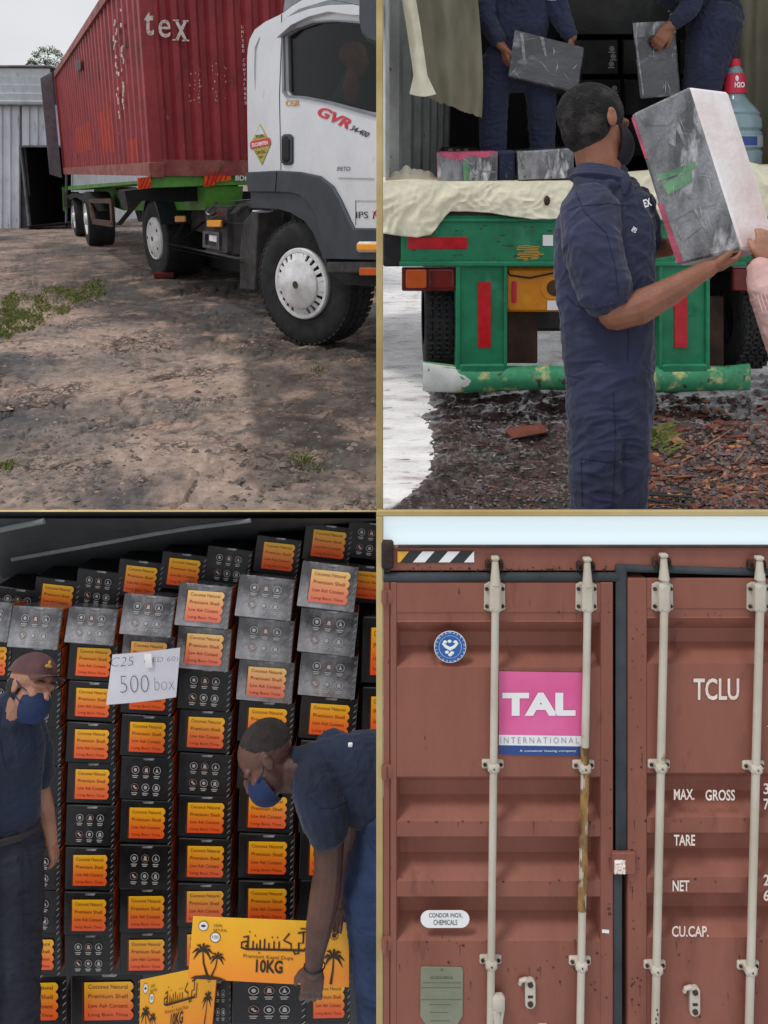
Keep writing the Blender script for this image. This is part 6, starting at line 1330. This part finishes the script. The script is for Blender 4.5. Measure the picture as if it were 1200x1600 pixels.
ysx = [107, 118, 120, 131, 133, 144, 146, 156, 158, 164.5]; vs = []
for i, y in enumerate(ysx): vs += [(-400, y-2, 6 if i % 2 else 9), (82, y+1.5, 6 if i % 2 else 9)]
q.add(vs, [(2*i, 2*i+1, 2*i+3, 2*i+2) for i in range(len(ysx)-1)]); build('gable_sheet', q, 'zinc', sh_, recalc=False)
q = MB(tH_); q.bbox((-400, 103.5, -300), (84, 107, 14), 1); q.bbox((-400, 163, 2), (86, 166, 12), .5); build('roof_edge', q, 'zinc_dark', sh_)
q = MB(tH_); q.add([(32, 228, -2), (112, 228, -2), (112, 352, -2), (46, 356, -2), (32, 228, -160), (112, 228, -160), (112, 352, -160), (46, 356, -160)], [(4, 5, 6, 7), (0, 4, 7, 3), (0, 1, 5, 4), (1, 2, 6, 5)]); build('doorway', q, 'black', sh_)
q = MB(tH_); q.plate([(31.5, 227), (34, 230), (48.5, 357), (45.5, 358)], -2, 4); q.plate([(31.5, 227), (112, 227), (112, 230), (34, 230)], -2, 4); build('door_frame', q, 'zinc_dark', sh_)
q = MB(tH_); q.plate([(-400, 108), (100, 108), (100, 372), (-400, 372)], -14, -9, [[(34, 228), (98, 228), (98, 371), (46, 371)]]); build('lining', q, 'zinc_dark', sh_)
q = MB(tH_); q.box((110, 110, -500), (130, 365, -3)); build('side_wall', q, 'zinc', sh_)
q = MB(tH_); q.add([(44, 352.5, 30), (110, 345, 30), (112, 352, -20), (46, 356, -20)], [(0, 1, 2, 3)]); build('threshold', q, 'zinc_dark', sh_)
# ---- tree behind the shed
tQ = PF(30)
te = empty('tree', V(tQ(78, 200)), 'broad leafy tree rising behind the shed roof', 'tree')
q = MB(tQ); q.tube([(80, 330, 0), (79, 180, 0), (76, 120, 0), (70, 95, 0)], [7, 5, 3, 1.4], 8); q.tube([(77, 130, 0), (92, 105, 3), (100, 90, 0)], [2.4, 1.6, .8], 6); q.tube([(76, 120, 0), (60, 104, 0), (50, 96, 4)], [2, 1.3, .6], 6); build('trunk', q, 'bark', te, smooth=True)
q = MB(tQ); rr = random.Random(11); cl_ = [(50, 97, 7), (57, 86, 8), (68, 80, 9), (80, 79, 9), (90, 84, 8), (100, 92, 8), (108, 100, 7), (60, 100, 9), (72, 95, 9), (84, 98, 10), (96, 104, 9), (108, 87, 3), (112, 108, 7), (44, 103, 5), (120, 112, 8)]
for cx, cy, r in cl_:
    for i in range(170):
        a = V((rr.gauss(0, 1), rr.gauss(0, 1), rr.gauss(0, 1))).normalized()*r*rr.uniform(.3, 1.15); p = V((cx, cy, 0))+V((a.x, a.y*.75, a.z)); s_ = rr.uniform(.9, 1.9)
        u = V((rr.gauss(0, 1), rr.gauss(0, 1), rr.gauss(0, 1))).normalized()*s_; v = V((rr.gauss(0, 1), rr.gauss(0, 1), rr.gauss(0, 1))).normalized()*s_*.6
        q.add([tuple(p-u), tuple(p+v), tuple(p+u), tuple(p-v)], [(0, 1, 2, 3)])
build('crown', q, 'leaf', te, recalc=False, merge=False)
# ---- the yard
def zl(p, x, y):
    d = .03*fbm((p.x, p.y, 0), 1.1)+.012*fbm((p.x, p.y, 3), 5)+.010*fbm((p.x+p.y*.3, p.y*1.6, 7), 14)
    msk = max(0, min(1, (noise.noise(V((p.x*1.1, p.y*.9, 4)))+.15)*3))
    wv = V((p.x*2.6+.6*noise.noise(V((p.x*3, p.y*3, 0))), p.y*4.2+.6*noise.noise(V((p.x*3, p.y*3, 5))), 0)); dd, _ = noise.voronoi(wv, distance_metric='DISTANCE')
    d += -.034*max(0, 1-(dd[1]-dd[0])/.11)*msk+.016*msk*noise.noise(V((round(wv.x), round(wv.y), 1)))
    return d*(1 if y < 790 else max(0, (798.5-y)/9))*min(1, 12/p.y)
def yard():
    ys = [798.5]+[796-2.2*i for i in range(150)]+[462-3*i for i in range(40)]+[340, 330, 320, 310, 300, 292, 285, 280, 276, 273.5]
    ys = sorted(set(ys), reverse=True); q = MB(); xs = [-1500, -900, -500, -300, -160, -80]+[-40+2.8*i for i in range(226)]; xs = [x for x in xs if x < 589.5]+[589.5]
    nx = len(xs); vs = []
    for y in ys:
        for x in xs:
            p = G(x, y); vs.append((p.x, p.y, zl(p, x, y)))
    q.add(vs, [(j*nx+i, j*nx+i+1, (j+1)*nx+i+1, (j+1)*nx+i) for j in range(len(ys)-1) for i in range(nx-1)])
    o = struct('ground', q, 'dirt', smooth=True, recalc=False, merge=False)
    def shade_soot(x, y):  # follows the truck's shadow outline plus sooty soil, drives the painted darkening
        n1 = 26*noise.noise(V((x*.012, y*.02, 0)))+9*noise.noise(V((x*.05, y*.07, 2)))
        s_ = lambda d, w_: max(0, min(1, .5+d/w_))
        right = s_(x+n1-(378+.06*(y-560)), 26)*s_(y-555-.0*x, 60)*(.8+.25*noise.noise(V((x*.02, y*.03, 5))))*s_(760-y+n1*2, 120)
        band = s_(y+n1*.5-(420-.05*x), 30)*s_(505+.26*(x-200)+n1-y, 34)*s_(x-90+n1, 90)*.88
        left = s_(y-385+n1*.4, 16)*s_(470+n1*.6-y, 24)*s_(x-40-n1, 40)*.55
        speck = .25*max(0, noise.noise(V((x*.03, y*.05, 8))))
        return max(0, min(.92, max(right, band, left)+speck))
    at = o.data.attributes.new('shade_soot', 'FLOAT', 'POINT'); at.data.foreach_set('value', [shade_soot(x, y) for y in ys for x in xs])
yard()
rs = random.Random(21); q = MB()
for i in range(3200):
    x = rs.uniform(-20, 586); y = rs.uniform(360, 797); p = G(x, y); n_ = noise.noise(V((p.x*1.3, p.y*1.1, 2)))
    if rs.random() > .35+n_*1.2+(.3 if y > 640 else 0): continue
    p.z = zl(p, x, y)-.002; r = abs(rs.gauss(0, 1))*.012+.006; a0 = rs.uniform(0, 6.3); vs = []
    for j in range(6): vs.append((p.x+r*rs.uniform(.7, 1.2)*math.cos(a0+j*1.047), p.y+r*rs.uniform(.5, .9)*math.sin(a0+j*1.047), p.z))
    vs += [(p.x+r*.3*math.cos(a0+j*2.1), p.y+r*.3*math.sin(a0+j*2.1), p.z+r*rs.uniform(.35, .6)) for j in range(3)]
    q.cur = rs.choice((0, 0, 1)); q.add(vs, [(0, 1, 6), (1, 2, 6), (2, 3, 7), (3, 4, 7), (4, 5, 8), (5, 0, 8), (2, 7, 6), (4, 8, 7), (0, 6, 8), (6, 7, 8)])
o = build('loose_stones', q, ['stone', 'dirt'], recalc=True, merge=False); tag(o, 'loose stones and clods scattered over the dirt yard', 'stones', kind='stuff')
q = MB()
def blade(x, y, hmax):
    p = G(x, y); p.z = zl(p, x, y); a = rs.uniform(0, 6.3); L_ = rs.uniform(.4, 1)*hmax; b = V((math.cos(a), math.sin(a), 0)); s_ = V((-b.y, b.x, 0))*.006
    q.add([tuple(p-s_), tuple(p+s_), tuple(p+b*L_*.35+V((0, 0, L_*.7))), tuple(p+b*L_*.8+V((0, 0, L_*.75)))], [(0, 1, 2), (0, 2, 3)] if False else [(0, 1, 2), (1, 3, 2)])
for i in range(15000):
    x = rs.uniform(-20, 165); y = rs.uniform(435, 545)
    c_ = 505-.34*x; dv = (y-c_)/(33-.12*x); n_ = noise.noise(V((x*.03, y*.06, 1)))+.5*noise.noise(V((x*.09, y*.14, 3)))
    if dv*dv > 1+.9*n_ or n_ < .02 and rs.random() < .85: continue
    blade(x, y, .06)
for (cx, cy, n, sx) in ((475, 718, 70, 12), (12, 730, 40, 9), (495, 580, 24, 7)):
    for i in range(n): blade(cx+rs.gauss(0, sx), cy+rs.gauss(0, sx*.45), .05)
o = build('grass', q, 'grass', recalc=False, merge=False); tag(o, 'patchy short green grass growing in the dirt yard', 'grass', kind='stuff')
